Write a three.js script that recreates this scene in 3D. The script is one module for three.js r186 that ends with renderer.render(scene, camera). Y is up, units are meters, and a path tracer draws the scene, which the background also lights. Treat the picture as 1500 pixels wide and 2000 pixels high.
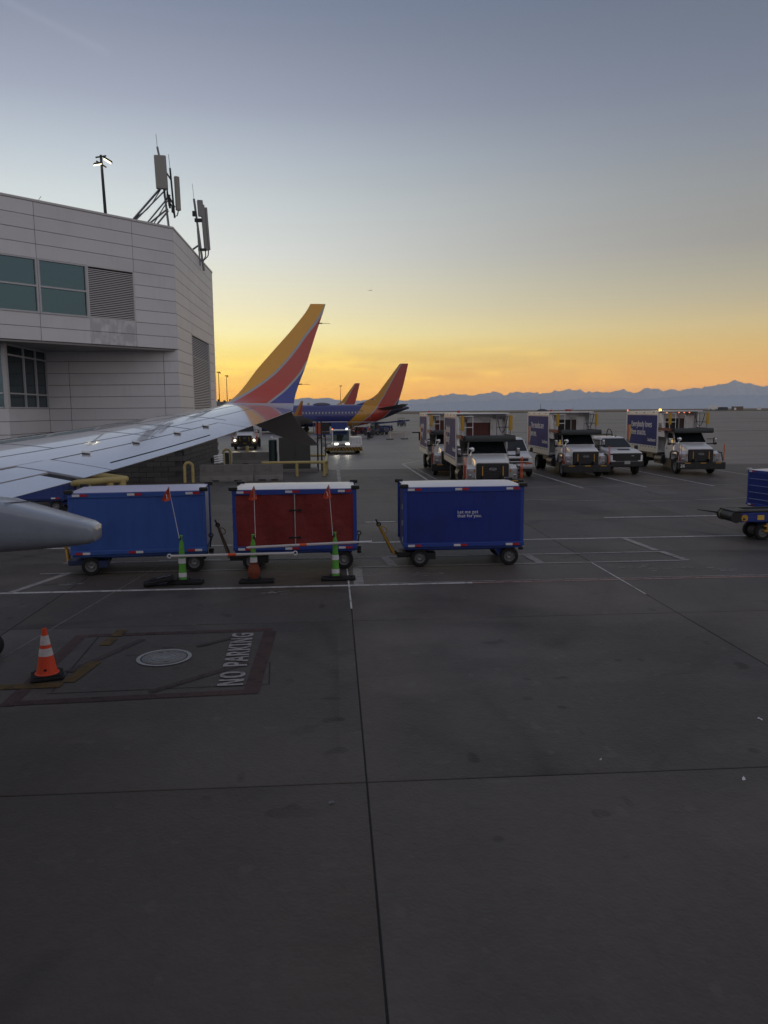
import * as THREE from 'three';
import { RoundedBoxGeometry } from 'three/addons/geometries/RoundedBoxGeometry.js';
import { mergeGeometries, toCreasedNormals } from 'three/addons/utils/BufferGeometryUtils.js';
import { FontLoader } from 'three/addons/loaders/FontLoader.js';
import { MarchingCubes } from 'three/addons/objects/MarchingCubes.js';

// ---------------------------------------------------------------- camera, sky, sun, exposure
const R = Math.PI / 180;
const scene = new THREE.Scene();
const camera = new THREE.PerspectiveCamera(67.2, 0.75, 0.1, 60000);
camera.position.set(0, 3.8, 0);
camera.rotation.order = 'YXZ';
camera.rotation.set(-7.457 * R, -3.6 * R, -0.5 * R);
scene.add(camera);
const renderer = new THREE.WebGLRenderer({ antialias: true });
renderer.toneMapping = THREE.LinearToneMapping;
renderer.toneMappingExposure = 1.0;
renderer.shadowMap.enabled = true;

// tileable value noise
const hash = (x, y, s) => { let h = (x * 374761393 + y * 668265263 + s * 1274126177) | 0; h = Math.imul(h ^ (h >>> 13), 1274126177); h ^= h >>> 16; return (h >>> 0) / 4294967296; };
function vnoise(u, v, px, py, s) {            // u, v in cells, period px, py cells
  const x0 = Math.floor(u), y0 = Math.floor(v), fx = u - x0, fy = v - y0;
  const sx = fx * fx * (3 - 2 * fx), sy = fy * fy * (3 - 2 * fy), m = (a, n) => ((a % n) + n) % n;
  const a = hash(m(x0, px), m(y0, py), s), b = hash(m(x0 + 1, px), m(y0, py), s), c = hash(m(x0, px), m(y0 + 1, py), s), d = hash(m(x0 + 1, px), m(y0 + 1, py), s);
  return (a + (b - a) * sx) * (1 - sy) + (c + (d - c) * sx) * sy;
}
function fbm(u, v, fx, fy, oct, s) { let t = 0, a = 0.5, n = 0; for (let i = 0; i < oct; i++) { t += a * vnoise(u * fx, v * fy, fx, fy, s + i * 17); n += a; a *= 0.5; fx *= 2; fy *= 2; } return t / n; }
let seed = 7; const rnd = () => { seed = (Math.imul(seed, 1664525) + 1013904223) >>> 0; return seed / 4294967296; };
const smooth = (a, b, x) => { const t = Math.min(1, Math.max(0, (x - a) / (b - a))); return t * t * (3 - 2 * t); };
const lin = c => { c /= 255; return c <= 0.04045 ? c / 12.92 : Math.pow((c + 0.055) / 1.055, 2.4); };

// dusk sky: air and thin cloud only
const HAZE = 0.00004, INSC = [0.13, 0.145, 0.16];
const SUN_AZ = -19;                                       // degrees right of -z
const NEAR = [[0, 254, 186, 72], [1.4, 254, 192, 98], [3, 253, 217, 120], [4.1, 254, 231, 140], [5.6, 255, 244, 184], [7.35, 246, 238, 202], [9.2, 236, 234, 213], [11, 226, 229, 224], [14.3, 208, 216, 218], [17.5, 185, 195, 205], [20.6, 160, 168, 185], [23.4, 145, 153, 171], [26, 130, 140, 162], [35, 126, 135, 156], [90, 136, 140, 156]];
const FAR = [[0, 224, 155, 92], [1.4, 219, 163, 110], [3, 212, 168, 116], [4.1, 205, 172, 120], [5.6, 195, 174, 133], [7.35, 174, 164, 141], [9.2, 158, 154, 141], [11, 145, 142, 138], [14.3, 138, 140, 142], [17.5, 126, 132, 144], [20.6, 116, 124, 141], [23.4, 108, 118, 133], [26, 102, 113, 132], [35, 110, 118, 137], [90, 136, 140, 156]];
const EAST = [[0, 184, 172, 174], [4, 196, 184, 182], [10, 196, 188, 190], [20, 182, 180, 186], [35, 162, 164, 174], [90, 136, 140, 156]];
const pick = (T, e) => { let i = 1; while (i < T.length - 1 && e > T[i][0]) i++; const a = T[i - 1], b = T[i], t = Math.min(1, Math.max(0, (e - a[0]) / (b[0] - a[0]))); return [1, 2, 3].map(k => lin(a[k] + (b[k] - a[k]) * t)); };
const dirPx = (px, py) => new THREE.Vector3((px - 750) / 1505, (1000 - py) / 1505, -1).applyEuler(camera.rotation).normalize();
const trail0 = dirPx(-40, -25), trail1 = dirPx(190, 92), trailN = trail0.clone().cross(trail1).normalize();
{
  const W = 2048, H = 1024, data = new Float32Array(W * H * 4), d = new THREE.Vector3();
  for (let j = 0; j < H; j++) {
    const el = ((j + 0.5) / H - 0.5) * Math.PI, e = Math.max(0, el / R);
    const tn = pick(NEAR, e), tf = pick(FAR, e), te = pick(EAST, e);
    for (let i = 0; i < W; i++) {
      const a = ((i + 0.5) / W - 0.5) * 2 * Math.PI;       // atan2(z, x)
      d.set(Math.cos(el) * Math.cos(a), Math.sin(el), Math.cos(el) * Math.sin(a));
      let az = Math.atan2(d.x, -d.z) / R - SUN_AZ; if (az > 180) az -= 360; if (az < -180) az += 360;
      const w = Math.exp(-Math.pow(az / 32, 2)), g = smooth(62, 140, Math.abs(az));
      const c = [0, 1, 2].map(k => (tf[k] * (1 - w) + tn[k] * w) * (1 - g) + te[k] * g);
      // thin cirrus low over the mountains
      if (e > 0.8 && e < 6) {
        const n = fbm(i / W, j / H, 96, 420, 4, 5), band = smooth(0.8, 2.0, e) * (1 - smooth(3.0, 5.6, e)), near = Math.exp(-Math.pow((az - 20) / 16, 2));
        const k = smooth(0.51, 0.62, n) * band * near;
        c[0] += k * 0.17; c[1] += k * 0.10; c[2] += k * 0.0;
        const k2 = smooth(0.5, 0.62, fbm(i / W, j / H, 40, 300, 3, 77)) * band * near * 0.22; c[0] *= 1 - k2 * 0.4; c[1] *= 1 - k2 * 0.6; c[2] *= 1 - k2 * 0.3;
      }
      const off = Math.asin(Math.min(1, Math.abs(d.dot(trailN)))) / R;
      if (off < 1 && d.dot(trail0) > 0.992 && d.dot(trail1) > 0.988) { const k = Math.exp(-Math.pow(off / 0.16, 2)) * 0.025; c[0] += k; c[1] += k * 0.9; c[2] += k; }
      // the colours above are what is seen: undo the haze that lies between
      { const path = Math.min(21000, 620 / Math.max(0.02, Math.sin(Math.max(0, el)))), T = Math.exp(-path * HAZE); for (let k = 0; k < 3; k++) c[k] = Math.max(0.02, (c[k] - (1 - T) * INSC[k]) / T); }
      const o = (j * W + i) * 4; data[o] = c[0]; data[o + 1] = c[1]; data[o + 2] = Math.max(0, c[2]); data[o + 3] = 1;
    }
  }
  const sky = new THREE.DataTexture(data, W, H, THREE.RGBAFormat, THREE.FloatType);
  sky.mapping = THREE.EquirectangularReflectionMapping; sky.magFilter = THREE.LinearFilter; sky.needsUpdate = true;
  scene.background = sky; scene.environment = sky;
}
const sun = new THREE.DirectionalLight(new THREE.Color(1, 0.55, 0.22), 0.1);    // the afterglow of a sun that has just set
sun.position.set(Math.sin(SUN_AZ * R) * 200, 200 * Math.tan(2.5 * R), -Math.cos(SUN_AZ * R) * 200);
sun.shadow.radius = 24; sun.castShadow = true;
Object.assign(sun.shadow.camera, { left: -80, right: 80, top: 60, bottom: -60, near: 1, far: 500 });
scene.add(sun, sun.target);
scene.fog = new THREE.FogExp2(new THREE.Color(0.80, 0.9, 1.0), HAZE);

// ---------------------------------------------------------------- helpers
const V = (x, y, z) => new THREE.Vector3(x, y, z);
const used = {};
const numbered = n => { const k = used[n] = (used[n] ?? -1) + 1; return k ? `${n}_${String(k).padStart(3, '0')}` : n; };
function tag(o, label, category, group, kind) { if (label) o.userData.label = label; if (category) o.userData.category = category; if (group) o.userData.group = group; if (kind) o.userData.kind = kind; return o; }
function thing(name, label, category, [x, y, z] = [0, 0, 0], turn = 0, group) { const o = new THREE.Group(); o.name = numbered(name); o.position.set(x, y, z); o.rotation.y = turn; scene.add(o); return tag(o, label, category, group); }
function copyOf(src, label, [x, y, z], turn = 0, group) { const c = src.clone(); c.name = numbered(src.name.replace(/_\d{3}$/, '')); c.userData = { ...src.userData }; scene.add(c); c.position.set(x, y, z); c.rotation.y = turn; return tag(c, label, null, group); }
const prep = g => { g = g.index ? g.toNonIndexed() : g; for (const k of Object.keys(g.attributes)) if (!['position', 'normal', 'uv'].includes(k)) g.deleteAttribute(k); if (!g.attributes.normal) g.computeVertexNormals(); if (!g.attributes.uv) g.setAttribute('uv', new THREE.BufferAttribute(new Float32Array(g.attributes.position.count * 2), 2)); g.morphAttributes = {}; return g; };
const join = gs => { gs = [gs].flat(9); return gs.length === 1 ? gs[0] : mergeGeometries(gs.map(prep)); };
function part(name, gs, m, parent = scene, label) { const o = new THREE.Mesh(join(gs), m); o.name = parent === scene ? numbered(name) : name; parent.add(o); if (label) o.userData.label = label; return o; }
const struct = (name, gs, m) => { const o = part(name, gs, m); o.userData.kind = 'structure'; return o; };
const turnG = (g, x, y, z, rx, ry, rz) => { if (rx) g.rotateX(rx); if (rz) g.rotateZ(rz); if (ry) g.rotateY(ry); return g.translate(x, y, z); };
const bx = (w, h, d, x = 0, y = 0, z = 0, rx = 0, ry = 0, rz = 0) => turnG(new THREE.BoxGeometry(w, h, d), x, y, z, rx, ry, rz);
const rb = (w, h, d, r, x = 0, y = 0, z = 0, rx = 0, ry = 0, rz = 0) => turnG(new RoundedBoxGeometry(w, h, d, 2, r), x, y, z, rx, ry, rz);
const cy = (r1, r2, h, n, x = 0, y = 0, z = 0, rx = 0, ry = 0, rz = 0) => turnG(new THREE.CylinderGeometry(r1, r2, h, n), x, y, z, rx, ry, rz);
const sp = (r, x, y, z, n = 12) => new THREE.SphereGeometry(r, n, n / 2 | 0).translate(x, y, z);
const Q = new THREE.Quaternion(), UP = V(0, 1, 0);
function rod(a, b, r, r2 = r, n = 8) { const d = b.clone().sub(a), g = new THREE.CylinderGeometry(r2, r, d.length(), n); g.applyQuaternion(Q.setFromUnitVectors(UP, d.clone().normalize())); const c = a.clone().add(b).multiplyScalar(0.5); return g.translate(c.x, c.y, c.z); }
const tube = (pts, r, seg = 24, n = 8, tension = 0.5) => new THREE.TubeGeometry(new THREE.CatmullRomCurve3(pts, false, 'catmullrom', tension), seg, r, n);
function poly(pts, depth, bevel = 0) { const s = new THREE.Shape(pts.map(p => new THREE.Vector2(p[0], p[1]))); return new THREE.ExtrudeGeometry(s, { depth, bevelEnabled: bevel > 0, bevelSize: bevel, bevelThickness: bevel, bevelSegments: 2, bevelOffset: -bevel, steps: 1 }); }
// closed skin through rings of points (all the same count); caps at both ends
function loft(rings, crease = 0.6, cap = true) {
  const p = [], n = rings[0].length, tri = (a, b, c) => p.push(a.x, a.y, a.z, b.x, b.y, b.z, c.x, c.y, c.z);
  for (let i = 0; i < rings.length - 1; i++) for (let k = 0; k < n; k++) { const a = rings[i][k], b = rings[i][(k + 1) % n], c = rings[i + 1][(k + 1) % n], d = rings[i + 1][k]; tri(a, b, c); tri(a, c, d); }
  if (cap) for (const [r, f] of [[rings[0], 1], [rings[rings.length - 1], 0]]) { const c = r.reduce((s, q) => s.add(q), V(0, 0, 0)).multiplyScalar(1 / n); for (let k = 0; k < n; k++) f ? tri(c, r[(k + 1) % n], r[k]) : tri(c, r[k], r[(k + 1) % n]); }
  const g = new THREE.BufferGeometry(); g.setAttribute('position', new THREE.Float32BufferAttribute(p, 3)); g.computeVertexNormals();
  g.setAttribute('uv', new THREE.BufferAttribute(new Float32Array(p.length / 3 * 2), 2));
  return crease ? toCreasedNormals(g, crease) : g;
}
// a flat polygon of 3-D corners, given a little thickness
function sheet(pts, t = 0.012) { const n = pts[1].clone().sub(pts[0]).cross(pts[2].clone().sub(pts[0])).normalize().multiplyScalar(t / 2); return loft([pts.map(q => q.clone().sub(n)), pts.map(q => q.clone().add(n))], 0.3); }
const uvBy = (g, f) => { g = prep(g); const p = g.attributes.position, u = g.attributes.uv; for (let i = 0; i < p.count; i++) { const [a, b] = f(p.getX(i), p.getY(i), p.getZ(i)); u.setXY(i, a, b); } return g; };
function mat(r, g, b, rough = 0.6, o = {}) { return new THREE.MeshPhysicalMaterial({ color: new THREE.Color().setRGB(r, g, b), roughness: rough, ...o }); }
function tex(w, h, f, srgb) { const d = new Uint8Array(w * h * 4); for (let j = 0; j < h; j++) for (let i = 0; i < w; i++) { const c = f(i / w, j / h), o = (j * w + i) * 4; if (typeof c === 'number') d[o] = d[o + 1] = d[o + 2] = Math.max(0, Math.min(255, c * 255)); else for (let k = 0; k < 3; k++) d[o + k] = Math.max(0, Math.min(255, c[k] * 255)); d[o + 3] = 255; } const t = new THREE.DataTexture(d, w, h); t.wrapS = t.wrapT = THREE.RepeatWrapping; t.magFilter = THREE.LinearFilter; if (srgb) t.colorSpace = THREE.SRGBColorSpace; t.needsUpdate = true; return t; }
function canvasTex(w, h, draw) { const c = document.createElement('canvas'); c.width = w; c.height = h; draw(c.getContext('2d'), w, h); const t = new THREE.CanvasTexture(c); t.colorSpace = THREE.SRGBColorSpace; return t; }
const rep = (t, x, y) => { t = t.clone(); t.repeat.set(x, y); t.needsUpdate = true; return t; };
const font = await new FontLoader().loadAsync('fonts/droid/droid_sans_bold.typeface.json');
function words(str, size, depth = 0.006) { const g = new THREE.ExtrudeGeometry(font.generateShapes(str, size), { depth, bevelEnabled: false, curveSegments: 4 }); return g; }

// ---------------------------------------------------------------- materials
const grain = tex(512, 512, (u, v) => 0.5 + (fbm(u, v, 16, 16, 5, 3) - 0.5) * 0.9);
const dirt = tex(512, 512, (u, v) => { const n = fbm(u, v, 5, 3, 5, 31), s = fbm(u, v, 40, 3, 3, 9); return 0.93 - 0.22 * smooth(0.5, 0.85, n) - 0.10 * smooth(0.55, 0.8, s); });
const crumple = tex(512, 512, (u, v) => 1 - Math.abs(fbm(u, v, 4, 4, 4, 51) - 0.5) * 2 * 0.7 - 0.3 * fbm(u, v, 10, 7, 3, 8));
const softDirt = tex(512, 512, (u, v) => 0.97 - 0.06 * smooth(0.5, 0.85, fbm(u, v, 5, 3, 5, 31)) - 0.04 * smooth(0.6, 0.85, fbm(u, v, 40, 2, 3, 9)));
const coat = { clearcoat: 0.6, clearcoatRoughness: 0.12 };
const M = {
  blue: mat(0.012, 0.034, 0.24, 0.45, { map: dirt, bumpMap: crumple, bumpScale: 0.006 }), blueLight: mat(0.04, 0.11, 0.40, 0.45, { map: dirt, bumpMap: crumple, bumpScale: 0.008 }), blueDull: mat(0.02, 0.05, 0.22, 0.5, { map: dirt }),
  blueFrame: mat(0.025, 0.06, 0.30, 0.4), red: mat(0.22, 0.018, 0.016, 0.6, { bumpMap: crumple, bumpScale: 0.02, map: dirt }), redBrown: mat(0.15, 0.03, 0.022, 0.6),
  roofWhite: mat(0.75, 0.74, 0.78, 0.35, { bumpMap: crumple, bumpScale: 0.012 }), white: mat(0.74, 0.74, 0.74, 0.35, { map: dirt, ...coat }), whitePlain: mat(0.75, 0.75, 0.74, 0.4), offWhite: mat(0.62, 0.58, 0.5, 0.5),
  black: mat(0.012, 0.012, 0.013, 0.5), rubber: mat(0.012, 0.012, 0.013, 0.85), darkMetal: mat(0.03, 0.03, 0.033, 0.5, { metalness: 0.3 }), steel: mat(0.45, 0.45, 0.46, 0.4, { metalness: 0.8 }), galv: mat(0.22, 0.23, 0.24, 0.5, { metalness: 0.4 }),
  rim: mat(0.2, 0.2, 0.2, 0.45, { metalness: 0.3 }), chrome: mat(0.75, 0.75, 0.75, 0.12, { metalness: 1 }), yellow: mat(0.5, 0.27, 0.03, 0.5), yellowPale: mat(0.52, 0.41, 0.16, 0.55, { map: dirt }), orange: mat(0.75, 0.1, 0.02, 0.55),
  redLamp: mat(0.5, 0.02, 0.02, 0.3), stripRed: mat(0.4, 0.02, 0.03, 0.4), stripWhite: mat(0.7, 0.7, 0.72, 0.4), glass: mat(0.012, 0.016, 0.018, 0.06, { ior: 1.45 }), lens: mat(0.5, 0.5, 0.5, 0.1, { metalness: 0.4 }),
  green: mat(0.12, 0.42, 0.05, 0.55, { map: dirt }), greenDark: mat(0.01, 0.03, 0.03, 0.5), cabinet: mat(0.045, 0.048, 0.045, 0.6), concrete: mat(0.2, 0.19, 0.175, 0.85, { map: dirt, bumpMap: grain, bumpScale: 0.004 }),
  amber: mat(0.6, 0.3, 0.02, 0.3, { emissive: new THREE.Color(1, 0.6, 0.1), emissiveIntensity: 3 }), redGlow: mat(0.6, 0.05, 0.02, 0.3, { emissive: new THREE.Color(1, 0.25, 0.1), emissiveIntensity: 1.6 }),
  headlight: mat(0.8, 0.8, 0.7, 0.2, { emissive: new THREE.Color(1, 0.86, 0.5), emissiveIntensity: 3 }), headlightWhite: mat(0.8, 0.8, 0.7, 0.2, { emissive: new THREE.Color(1, 0.97, 0.85), emissiveIntensity: 3 }),
};

// ---------------------------------------------------------------- ground, apron, mountains
{
  const grassTex = tex(512, 512, (u, v) => { const n = fbm(u, v, 6, 20, 5, 61); return [0.13 + n * 0.12, 0.105 + n * 0.09, 0.07 + n * 0.06]; });
  const g = new THREE.CircleGeometry(21000, 96).rotateX(-Math.PI / 2).translate(0, -0.25, 0);
  uvBy(g, (x, y, z) => [x / 900, z / 900]);
  struct('ground', uvBy(g, (x, y, z) => [x / 900, z / 900]), mat(1, 1, 1, 1, { map: grassTex, specularIntensity: 0.2 }));
}
const apron = new THREE.Group(); apron.name = 'apron'; apron.userData.kind = 'structure'; scene.add(apron);
const GX = 0.27, PX = 6.1, GZ = -7.53, PZ = 6.2;             // the joints of the slabs
const slabTex = tex(2048, 2048, (u, v) => {
  let c = 0.80 + 0.5 * (fbm(u, v, 6, 6, 6, 3) - 0.5) + 0.26 * (fbm(u, v, 22, 3, 4, 71) - 0.5) + 0.16 * (fbm(u, v, 4, 28, 4, 72) - 0.5) + 0.16 * (fbm(u, v, 300, 300, 2, 23) - 0.5);
  c -= 0.26 * smooth(0.60, 0.80, fbm(u, v, 9, 8, 4, 13));                                      // oil and rubber
  c += 0.12 * smooth(0.58, 0.75, fbm(u, v, 14, 22, 4, 99));
  c -= 0.30 * smooth(0.80, 0.88, fbm(u, v, 70, 70, 2, 207)) * smooth(0.45, 0.6, fbm(u, v, 8, 8, 2, 66));   // drips
  c += 0.18 * smooth(0.82, 0.9, fbm(u, v, 110, 110, 2, 307));
  const w = 0.02 * (fbm(u, v, 4, 4, 3, 41) - 0.5), hit = smooth(0.35, 0.6, fbm(u, v, 7, 7, 3, 6));
  for (const [cx, cz, r, s] of [[0.2, 0.9, 0.42, 0.006], [0.215, 0.925, 0.40, 0.005], [0.95, 0.4, 0.5, 0.007], [0.94, 0.42, 0.47, 0.006], [0.55, 0.1, 0.28, 0.005], [0.7, 0.75, 0.35, 0.006], [0.1, 0.35, 0.3, 0.006], [0.45, 0.6, 0.55, 0.006]]) { const dd = Math.hypot(u - cx, v - cz) - r + w; c -= 0.17 * Math.exp(-Math.pow(dd / s, 2)) * hit; }
  const ck = Math.abs(fbm(u, v, 5, 5, 6, 404) - 0.5); c -= 0.16 * (1 - smooth(0, 0.0035, ck)) * smooth(0.56, 0.66, fbm(u, v, 6, 6, 2, 17));      // hairline cracks
  c += 0.30 * (fbm(u, v, 3, 4, 4, 555) - 0.5);
  const t = 0.22 * (fbm(u, v, 4, 3, 3, 140) - 0.5);
  return [c * (1.0 + t), c * 0.985, c * (0.97 - t)];
});
const fineTex = tex(512, 512, (u, v) => 0.5 + (fbm(u, v, 60, 60, 3, 14) - 0.5));
const slabM = [1, 0.93, 1.05, 0.97].map((k, i) => { const m = mat(0.121 * k, 0.104 * k, 0.091 * k, 0.6, { map: slabTex.clone(), roughnessMap: null, bumpMap: rep(fineTex, 14, 14), bumpScale: 0.006, specularIntensity: 0.6 }); m.map.offset.set(i * 0.37, i * 0.21); m.map.needsUpdate = true; return m; });
{
  const c0 = -4, c1 = 5, r0 = 2, r1 = -7;
  for (let r = r1; r < r0; r++) for (let c = c0; c < c1; c++) {
    const xa = GX + c * PX + 0.009, xb = GX + (c + 1) * PX - 0.009, za = GZ + r * PZ + 0.009, zb = GZ + (r + 1) * PZ - 0.009, e = 0.005, k = 0.006;
    const ring = (i, y) => [V(xa + i, y, za + i), V(xa + i, y, zb - i), V(xb - i, y, zb - i), V(xb - i, y, za + i)];
    const g = uvBy(loft([ring(0, -0.06), ring(0, -e), ring(k, 0)], 0.3), (x, y, z) => [x / 24.4, z / 24.8]);
    part('slab', g, slabM[(hash(c, r, 5) * 4) | 0], apron);
  }
  const xA = GX + c0 * PX, xB = GX + c1 * PX, zA = GZ + r1 * PZ, zB = GZ + r0 * PZ;
  part('joint_seal', bx(xB - xA, 0.02, zB - zA, (xA + xB) / 2, -0.02, (zA + zB) / 2), mat(0.022, 0.021, 0.02, 0.9), apron);
  const farTex = tex(1024, 1024, (u, v) => {
    let c = 0.78 + 0.3 * (fbm(u, v, 5, 30, 5, 3) - 0.5) + 0.25 * (fbm(u, v, 8, 8, 4, 8) - 0.5) + 0.16 * (hash(Math.floor(u * 8), Math.floor(v * 8), 4) - 0.5);
    c -= 0.22 * smooth(0.58, 0.75, fbm(u, v, 2, 46, 4, 19));
    const ju = Math.abs(((u * 8 + 0.5) % 1) - 0.5), jv = Math.abs(((v * 8 + 0.5) % 1) - 0.5); if (Math.min(ju, jv) < 0.006) c *= 0.6;
    return [c, c * 0.97, c * 0.94];
  });
  const fm = mat(0.205, 0.187, 0.172, 0.5, { map: farTex, specularIntensity: 0.7, bumpMap: rep(fineTex, 20, 20), bumpScale: 0.004 });
  for (const [a, b, c, d] of [[-420, xA, -1000, 60], [xB, 760, -1000, 60], [xA, xB, -1000, zA], [xA, xB, zB, 60]]) {
    const g = new THREE.PlaneGeometry(b - a, d - c).rotateX(-Math.PI / 2).translate((a + b) / 2, -0.002, (c + d) / 2);
    part('pavement', uvBy(g, (x, y, z) => [x / 48.8, z / 49.6]), fm, apron);
  }
}
// painted markings: thin sheets on the slabs
const wornTex = tex(512, 512, (u, v) => { const n = fbm(u, v, 24, 24, 5, 123), b = fbm(u, v, 4, 5, 3, 7); return 0.86 + 0.5 * (n - 0.5) + 0.4 * (b - 0.5) - 0.4 * smooth(0.56, 0.66, n); });
const paint = (k, r, g, b) => mat(r * k, g * k, b * k, 0.7, { map: wornTex, specularIntensity: 0.5 });
const P = { bright: paint(1.1, 0.62, 0.6, 0.58), white: paint(1.7, 0.36, 0.345, 0.33), faint: paint(1.55, 0.24, 0.225, 0.21), pink: paint(1.4, 0.27, 0.17, 0.15), redFaint: paint(0.72, 0.13, 0.098, 0.088), red: paint(0.72, 0.135, 0.082, 0.075), yellow: paint(0.7, 0.22, 0.14, 0.05), dark: mat(0.03, 0.03, 0.03, 0.9), text: paint(1.4, 0.33, 0.31, 0.3) };
let lay = 0;
function stripe(pts, w, m, name = 'painted_line') {
  const L = [], Rr = [], y = 0.004 + (lay++ % 12) * 0.0007;
  pts = pts.map(p => new THREE.Vector2(p[0], p[1]));
  for (let i = 0; i < pts.length; i++) { const a = pts[Math.max(0, i - 1)], b = pts[Math.min(pts.length - 1, i + 1)], d = b.clone().sub(a).normalize(), n = new THREE.Vector2(-d.y, d.x).multiplyScalar(w / 2); L.push(pts[i].clone().add(n)); Rr.push(pts[i].clone().sub(n)); }
  const p = [], ix = []; for (let i = 0; i < pts.length; i++) { p.push(L[i].x, y, L[i].y, Rr[i].x, y, Rr[i].y); if (i) { const k = i * 2; ix.push(k - 2, k, k - 1, k - 1, k, k + 1); } }
  let g = new THREE.BufferGeometry(); g.setAttribute('position', new THREE.Float32BufferAttribute(p, 3)); g.setIndex(ix); g.computeVertexNormals();
  const nrm = g.attributes.normal; for (let i = 0; i < nrm.count; i++) nrm.setXYZ(i, 0, 1, 0);
  return part(name, uvBy(g, (x, yy, z) => [x / 3, z / 3]), m, apron);
}
const arc = (p, n = 20) => new THREE.CatmullRomCurve3(p.map(q => V(q[0], 0, q[1]))).getPoints(n).map(q => [q.x, q.z]);
stripe([[-40, -16.6], [3, -16.63]], 0.13, P.white); stripe([[3, -16.62], [30, -16.55]], 0.11, P.pink); stripe([[1, -16.78], [30, -16.71]], 0.05, P.faint);
stripe([[-30, -22.2], [5, -22.15]], 0.14, P.white); stripe([[5, -22.15], [20, -22.1]], 0.13, P.white);
stripe([[-7, -19.9], [8.75, -19.82]], 0.12, P.faint); stripe([[0.4, -18.62], [8.86, -18.6]], 0.12, P.faint); stripe([[-7.1, -18.6], [-2, -18.6]], 0.1, P.faint);
stripe([[8.5, -22.0], [8.62, -20.0]], 0.2, P.faint); stripe([[8.68, -19.8], [8.82, -18.6]], 0.2, P.faint);
stripe([[5.0, -19.7], [5.08, -18.66]], 0.22, P.faint); stripe([[1.25, -19.8], [1.4, -18.68]], 0.22, P.faint); stripe([[0.5, -18.55], [0.48, -16.7]], 0.22, P.faint);
stripe([[-7.0, -16.7], [-6.42, -18.7]], 0.17, P.faint); stripe([[-4.6, -20.0], [-3.0, -20.0]], 0.1, P.faint);
stripe([[1.0, -26.33], [2.05, -26.35]], 0.13, P.white); stripe([[9.45, -26.43], [22, -26.4]], 0.14, P.bright);
stripe(arc([[4, -33.6], [8.2, -32.2], [13.5, -31.0], [17.6, -31.7], [24, -33.8]]), 0.11, P.faint);
stripe([[5, -37.35], [24, -37.3]], 0.1, P.faint);
for (const x of [8.9, 12.0, 15.17, 18.6, 23.6]) stripe([[x, -36.6], [x - 0.1, -53.0]], 0.11, P.white);
stripe([[5.08, -42.4], [4.86, -55.6], [6.5, -58.8]], 0.14, P.white); stripe([[5.6, -42.4], [5.36, -51.4]], 0.12, P.faint);
stripe(arc([[0.23, -40], [0.2, -48], [0.24, -55.5], [0.55, -59.6], [1.6, -62.3], [3.4, -65], [5.64, -67.3], [8.13, -69.3], [16, -73]], 40), 0.2, P.faint);
stripe([[20, -53.0], [34, -51.0]], 0.13, P.white); stripe([[15, -57], [44, -65]], 0.2, P.faint);
stripe([[20, -95], [60, -88]], 0.3, P.faint); stripe([[25, -172], [110, -170]], 0.5, P.white); stripe([[30, -290], [190, -280]], 0.6, P.faint); stripe([[60, -120], [120, -116]], 0.35, P.faint); stripe([[4, -90], [14, -110], [40, -200]], 0.3, P.faint);
stripe([[10, -280], [200, -270]], 2.6, P.dark, 'tyre_mark'); stripe([[15, -130], [120, -122]], 1.2, P.dark, 'tyre_mark'); stripe([[20, -210], [180, -205]], 1.5, P.dark, 'tyre_mark');
// red keep-clear box round the manhole, yellow dashes, saw cuts
stripe([[-4.36, -9.98], [-4.42, -13.25]], 0.2, P.red); stripe([[-4.3, -13.2], [-1.15, -13.3]], 0.16, P.red); stripe([[-1.18, -13.2], [-1.2, -10.2]], 0.22, P.red); stripe([[-4.4, -10.08], [-1.1, -10.26]], 0.17, P.red);
stripe([[-2.6, -10.35], [-1.4, -11.5]], 0.13, P.redFaint); stripe([[-4.0, -11.3], [-3.3, -12.9]], 0.13, P.redFaint); stripe([[-2.3, -12.4], [-1.5, -13.1]], 0.1, P.redFaint);
stripe([[-5.6, -10.7], [-3.9, -10.74]], 0.2, P.yellow); stripe([[-3.86, -10.85], [-3.74, -11.75]], 0.2, P.yellow); stripe([[-3.85, -12.6], [-3.83, -13.0]], 0.19, P.yellow); stripe([[-3.8, -13.1], [-3.8, -13.5]], 0.19, P.yellow);
for (const s of [[[-4.0, -10.42], [-0.98, -10.52]], [[-0.98, -10.52], [-1.05, -11.5]], [[-3.95, -10.5], [-4.1, -13.1]]]) stripe(s, 0.018, P.dark, 'saw_cut');
stripe([[-4.45, -19.3], [-5.3, -11.9]], 0.016, P.faint, 'joint_line'); stripe([[0.25, -18.4], [0.27, -14.6]], 0.035, P.bright, 'joint_line'); stripe([[6.35, -18.6], [6.36, -15.2]], 0.035, P.bright, 'joint_line');
{
  const m = P.text, o = new THREE.Group();
  const g = join([words('NO', 0.36, 0.003), words('PARKING', 0.36, 0.003).translate(1.0, 0, 0)]);
  g.computeBoundingBox(); const len = g.boundingBox.max.x; g.scale(2.62 / len, 1, 1);
  g.rotateX(-Math.PI / 2).rotateY(Math.PI / 2 + 0.045).translate(-1.34, 0.0125, -10.47);
  part('painted_lettering', uvBy(g, (x, y, z) => [x / 2, z / 2]), m, apron);
}
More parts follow.
